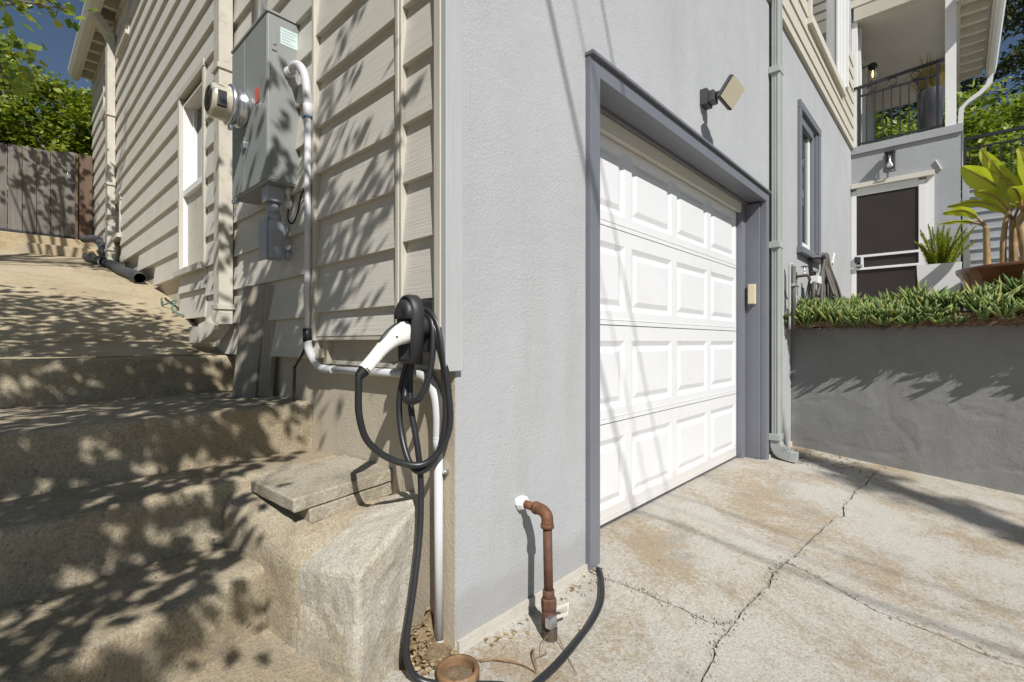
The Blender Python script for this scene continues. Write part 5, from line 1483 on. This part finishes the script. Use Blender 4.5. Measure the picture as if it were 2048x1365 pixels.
# ice plant spilling over the retaining wall
rl = random.Random(31)
mb = MB(); md = MB()
def finger(mb, p, d, L_, r, bend):
    d = d.normalized(); u = d.orthogonal().normalized(); w = d.cross(u)
    prof = [(0, 0.55), (0.35, 1.0), (0.75, 0.75), (1.0, 0.0)]
    V = []
    for t, k in prof[:-1]:
        c_ = p + d * L_ * t + Vector((0, 0, bend * t * t))
        for a in range(3):
            th = 2 * pi * a / 3
            V.append(c_ + (u * cos(th) + w * sin(th)) * r * k)
    V.append(p + d * L_ + Vector((0, 0, bend)))
    mb.add(V, [(i * 3 + a, i * 3 + (a + 1) % 3, i * 3 + 3 + (a + 1) % 3, i * 3 + 3 + a) for i in range(2) for a in range(3)] + [(6 + a, 6 + (a + 1) % 3, 9) for a in range(3)], True)
def rosette(c_, up_, n, L_):
    for k in range(n):
        a = 2 * pi * k / n + rl.uniform(-.3, .3); s_ = rl.uniform(0.35, 1.3)
        d = up_ + Vector((cos(a), sin(a), 0)) * s_
        finger(mb, c_ + Vector((rl.uniform(-.012, .012), rl.uniform(-.012, .012), 0)), d, L_ * rl.uniform(0.7, 1.15), rl.uniform(0.011, 0.017), 0.03 * s_)
def iz(x, y):
    return 1.19 + 0.10 * sstep(XW - 0.25, XW + 0.3, x) + 0.085 * noise.noise(Vector((x * 3.2, y * 3.2, 0))) + 0.05 * sstep(-0.5, -1.5, y)
for k in range(560):
    y = 0.03 - 2.6 * rl.random() ** 1.15
    t = rl.random()
    over = 0.17 + 0.13 * noise.noise(Vector((y * 2.1, 7, 0)))
    x = XW - over + (0.75 + over) * t ** 1.4
    edge = sstep(XW + 0.10, XW - over, x)
    cl_ = noise.noise(Vector((x * 3.7 + 5, y * 3.7, 1)))
    if cl_ < -0.22 and x < XW + 0.25: continue
    rosette(Vector((x, y if x < XW else min(y, -0.03), iz(x, y) - 0.075 * edge * rl.random())), Vector((-0.5 * edge + rl.gauss(0, .25), rl.gauss(0, .3), rl.uniform(0.5, 1.0))), 7, rl.uniform(0.085, 0.15) * (1.05 + 0.7 * cl_))
for k in range(110):      # trailing bits
    y = 0.0 - 2.4 * rl.random(); x = XW - 0.10 - 0.14 * rl.random(); z = 1.12 + 0.10 * rl.random()
    if noise.noise(Vector((y * 1.7, 3, 0))) < -0.1: continue
    rosette(Vector((x, y, z)), Vector((-0.7, 0, 0.4)), 7, 0.11)
ip = mb.build('ice_plant', 'ice')
tag(ip, 'fleshy green ice plant spilling over the grey retaining wall', 'ground cover', kind='stuff')
for k in range(2600):
    y = 0.0 - 2.6 * rl.random(); x = XW - 0.02 - 0.20 * rl.random(); z = 1.21 - 0.10 * rl.random()
    p = Vector((x, y, z))
    q = p + Vector((rl.uniform(-.05, .02), rl.uniform(-.06, .06), rl.uniform(-.055, .02)))
    w = Vector((rl.uniform(-.003, .003), 0.002, 0.003))
    md.add([p - w, p + w, q], [(0, 1, 2)])
md.hull([(XW - 0.06, -3.2, 1.12), (XW - 0.06, -0.03, 1.12), (XW - 0.16, -0.03, 1.17), (XW - 0.16, -3.2, 1.18), (XW + 0.4, -3.2, 1.12), (XW + 0.4, -0.03, 1.12), (XW + 0.4, -0.03, 1.24), (XW + 0.4, -3.2, 1.27)], sub=5, amp=0.02, fr=12)
dd = md.build('dead_stems', 'dead')
tag(dd, 'dry brown stems hanging under the ice plant', 'dead stems', kind='stuff')

# ------------------------------------------------------------------ trees and shrubs
def leafy(mb, c_, rad, n, size, rl, clump=0.25, nclump=40, aniso=1.0, droop=0.0):
    """leaf-sized faces in uneven clumps through an ellipsoid"""
    c_ = Vector(c_); rad = Vector(rad) if not isinstance(rad, (int, float)) else Vector((rad, rad, rad))
    cl = []
    for k in range(nclump):
        while True:
            q = Vector((rl.uniform(-1, 1), rl.uniform(-1, 1), rl.uniform(-1, 1)))
            if 0.25 < q.length < 1: break
        cl.append((Vector((q.x * rad.x, q.y * rad.y, q.z * rad.z)) + c_, rl.uniform(0.6, 1.3) * clump))
    for k in range(n):
        cc, cr = cl[rl.randrange(nclump)]
        g = Vector((rl.gauss(0, 1), rl.gauss(0, 1), rl.gauss(0, 0.8))) * cr * 0.55
        p = cc + g
        s_ = size * rl.uniform(0.55, 1.25)
        d = Vector((rl.gauss(0, 1), rl.gauss(0, 1), rl.gauss(-droop, 0.7))).normalized()
        nrm = Vector((rl.gauss(0, 0.6), rl.gauss(0, 0.6), 1)).normalized()
        sd = d.cross(nrm)
        if sd.length < 0.1: continue
        sd = sd.normalized() * s_ * 0.32 * aniso
        mid = p + d * s_ * 0.5 + nrm * s_ * 0.06
        mb.add([p, mid - sd, p + d * s_, mid + sd], [(0, 1, 2), (0, 2, 3)])
    return cl
def tree(name, label, cat, base, top, crowns, leaf, n, size, seed, group=None, trunk_r=0.12, limbs=8, aniso=1.0, nclump=45, clump=0.3, bark='bark'):
    rl = random.Random(seed)
    t = thing(name, label, cat, base, group)
    b = Vector(base); tp_ = Vector(top)
    sp_ = spline([b, b + (tp_ - b) * 0.35 + Vector((rl.uniform(-.12, .12), rl.uniform(-.12, .12), 0)), b + (tp_ - b) * 0.7 + Vector((rl.uniform(-.15, .15), rl.uniform(-.15, .15), 0)), tp_], 6)
    m_ = len(sp_)
    tm = MB().tube(sp_, [trunk_r * (1 - 0.75 * i / (m_ - 1)) for i in range(m_)], 10)
    mb = MB(); allc = []
    for (c_, rad) in crowns:
        allc += leafy(mb, c_, rad, int(n / len(crowns)), size, rl, clump, nclump, aniso)
    for k in range(limbs):
        cc = allc[rl.randrange(len(allc))][0]
        s0 = sp_[int(m_ * rl.uniform(0.45, 0.95)) - 1]
        midp = s0 + (cc - s0) * 0.5 + Vector((rl.uniform(-.2, .2), rl.uniform(-.2, .2), rl.uniform(0, .2))) * (cc - s0).length * 0.3
        q = spline([s0, midp, cc], 5)
        tm.tube(q, [trunk_r * 0.42 * (1 - 0.8 * i / (len(q) - 1)) for i in range(len(q))], 6)
    tm.build('trunk', bark, t)
    mb.build('crown', leaf, t)
    return t

# tree over the path on the left (its edge leaves show at the upper left)
tree('fig_tree', 'leafy tree with lobed leaves hanging over the path', 'tree', (-2.6, 3.4, 1.2), (-1.9, 4.6, 4.6),
     [((-0.95, 4.9, 3.55), (0.30, 0.7, 0.35)), ((-0.88, 5.2, 4.2), (0.33, 0.6, 0.45)), ((-1.7, 5.9, 5.8), (0.5, 0.8, 0.5)), ((-1.35, 6.6, 5.2), (0.35, 0.6, 0.4))], 'leaf_fig', 760, 0.10, 4, trunk_r=0.08, limbs=26, nclump=16, clump=0.17, aniso=1.3)
# shade tree standing behind and left of the viewer
def shade(px_, s):      # point the sun reaches through
    return tuple(Vector(px_) - SUN_RAW * s)
tree('shade_tree', 'broad shade tree standing left of the steps', 'tree', (-3.6, -1.6, -0.3), (-2.3, -0.9, 2.6),
     [(shade((-1.0, 0.4, 0.3), 1.7), (0.5, 0.45, 0.35)), (shade((-0.8, 0.85, 0.45), 1.8), (0.45, 0.45, 0.35)), (shade((-0.8, 1.5, 0.7), 1.9), (0.55, 0.55, 0.4)), (shade((-1.2, 1.0, 0.6), 1.8), (0.6, 0.6, 0.4)), (shade((-0.9, 2.3, 0.9), 2.0), (0.55, 0.55, 0.35)),
      (shade((-0.6, 2.15, 0.8), 2.0), (0.55, 0.45, 0.35)), (shade((-0.5, 2.6, 1.0), 2.1), (0.4, 0.5, 0.3)), (shade((-0.35, 1.2, 0.75), 2.0), (0.33, 0.4, 0.25)), (shade((-0.4, 1.9, 0.75), 2.0), (0.35, 0.35, 0.25)), (shade((-0.7, 3.0, 1.1), 2.1), (0.5, 0.5, 0.3)), (shade((-0.9, 3.5, 1.25), 2.1), (0.5, 0.4, 0.25)), (shade((-0.06, 1.3, 1.15), 2.0), (0.10, 0.38, 0.20))], 'leaf_fig', 5000, 0.090, 8, trunk_r=0.05, limbs=16, nclump=70, clump=0.22, aniso=1.25)
tree('shade_sapling', 'slender leafy tree behind the viewer by the house corner', 'tree', (-3.1, -2.8, -0.6), (-2.2, -1.5, 3.1),
     [(shade((-0.05, 1.35, 1.8), 1.9), (0.08, 0.30, 0.38)), (shade((-0.05, 0.75, 1.2), 1.9), (0.06, 0.25, 0.2)), (shade((-0.05, 2.0, 1.6), 2.0), (0.10, 0.4, 0.4)), (shade((-0.05, 0.75, 1.9), 1.9), (0.03, 0.15, 0.35)), (shade((-0.05, 1.7, 1.3), 2.0), (0.07, 0.45, 0.25)), (shade((-0.05, 2.5, 1.5), 2.0), (0.08, 0.45, 0.35)), (shade((-0.05, 0.6, 1.45), 1.9), (0.04, 0.2, 0.3))], 'leaf_fig', 420, 0.070, 12, trunk_r=0.018, limbs=4, nclump=12, clump=0.09, aniso=1.0)
# hedge trees beyond the fence
hz = [((-1.9, 10.4), 6.0, 1.2, 1), ((-0.75, 10.2), 5.75, 1.0, 2), ((0.4, 10.6), 5.7, 0.9, 3), ((-1.5, 12.6), 6.9, 1.3, 4)]
for i, ((x, y), h, r, sd) in enumerate(hz):
    lab = ['bushy yellow green tree at far left beyond the fence', 'yellow green bush rising directly behind the fence planks', 'yellow green bush hugging the house end beyond the fence', 'taller hazy green tree behind the fence bushes'][i]
    tree('hedge_tree', lab, 'tree', (x, y, 2.6), (x, y, h - 0.6), [((x, y, h - 1.0), (r, r * 0.8, 0.9)), ((x, y - 0.3, h - 2.1), (r * 1.1, r * 0.8, 1.0))], 'leaf_hedge', 13000, 0.10, 40 + sd, 'trees beyond the fence', 0.10, 10, nclump=70, clump=0.26)
# shrubs and trees behind the porch and stairs on the right
rt = [('lime_shrub', 'lime green feathery shrub beyond the stair railing', (14.0, -2.9, 2.9), 6.3, (1.5, 1.3, 1.0), 'leaf_lime', 9000, 0.16, 51),
      ('lime_shrub', 'yellow green shrub just right of the porch post', (13.0, -1.4, 2.9), 6.0, (1.2, 0.9, 1.1), 'leaf_lime', 9000, 0.15, 52),
      ('lime_shrub', 'green shrub seen through the porch railing', (15.5, 0.6, 2.9), 6.6, (1.8, 1.6, 1.2), 'leaf_lime', 9000, 0.17, 53),
      ('dark_tree', 'tall dark tree against the sky at upper right', (20.0, -3.4, 2.8), 14.0, (2.6, 2.2, 3.6), 'leaf_dark', 15000, 0.24, 54),
      ('dark_tree', 'dark tree behind the porch opening', (22.0, 1.2, 2.8), 13.0, (3.0, 2.6, 3.2), 'leaf_dark', 13000, 0.25, 55)]
for (nm, lab, b, h, r, lf, n, s_, sd) in rt:
    x, y, z = b
    if nm == 'dark_tree':
        cr = [((x, y, h - 2.2), (r[0] * 0.7, r[1] * 0.7, 2.2)), ((x, y, h - 5.0), r), ((x, y - 0.3, h - 7.5), (r[0] * 1.1, r[1] * 1.1, 2.0))]
    else:
        cr = [((x, y, h - 0.9), r), ((x, y - 0.1, h - 2.2), (r[0] * 1.2, r[1] * 1.2, 1.1))]
    tree(nm, lab, 'tree' if nm == 'dark_tree' else 'shrub', b, (x, y, h - 1), cr, lf, n, s_, sd, 'greenery behind the porch', 0.16, 14, nclump=80, clump=0.40 if nm == 'dark_tree' else 0.34, aniso=0.55 if nm == 'dark_tree' else 0.9)

# ------------------------------------------------------------------ utility pole and service lines behind the viewer
up_ = thing('utility_pole', 'wooden utility pole across the street, leaves added to soften its shadow', 'utility pole', (-0.77, -9.6, -1.2))
MB().lathe([(0.15, 0.0), (0.12, 11.6), (0.0, 11.62)], (-0.77, -9.6, -1.2), 'z', 16).build('pole_shaft', 'pole', up_)
shadow_mb = MB(); rl = random.Random(77)  # leaves added round the unseen pole so its shadow falls wide and fuzzy
for k in range(7):
    leafy(shadow_mb, (-0.77 + rl.uniform(-.06, .06), -9.6, 5.6 + 0.75 * k), (0.20 + 0.05 * (k % 3), 0.22, 0.6), 260, 0.12, rl, 0.16, 14)
shadow_mb.build('shadow_leaves', 'leaf_dark', up_)
B('crossarm', 'pole', up_, -1.97, 0.43, -9.78, -9.66, 7.2, 7.32)
for k, (dx_, dz_, r) in enumerate([(0.0, 0.0, 0.012), (0.52, 0.06, 0.007), (0.20, 0.10, 0.005)]):
    a = Vector((-1.32 + dx_ * 0.6, -9.6, 5.9 + dz_)); b = Vector((-0.90 + dx_, -0.02, 5.65 + dz_))
    if k == 0: pass
    pts = []
    for i in range(25):
        t = i / 24
        p = a + (b - a) * t; p.z -= 0.10 * sin(pi * t)
        pts.append(p)
    o = MB().tube(pts, r, 6).build('service_line', 'wire')
    tag(o, ['thick black service line', 'thin service line farthest right', 'thinnest service line next to the thick one'][k] + ' from pole to house', 'cable', 'service lines to the house')
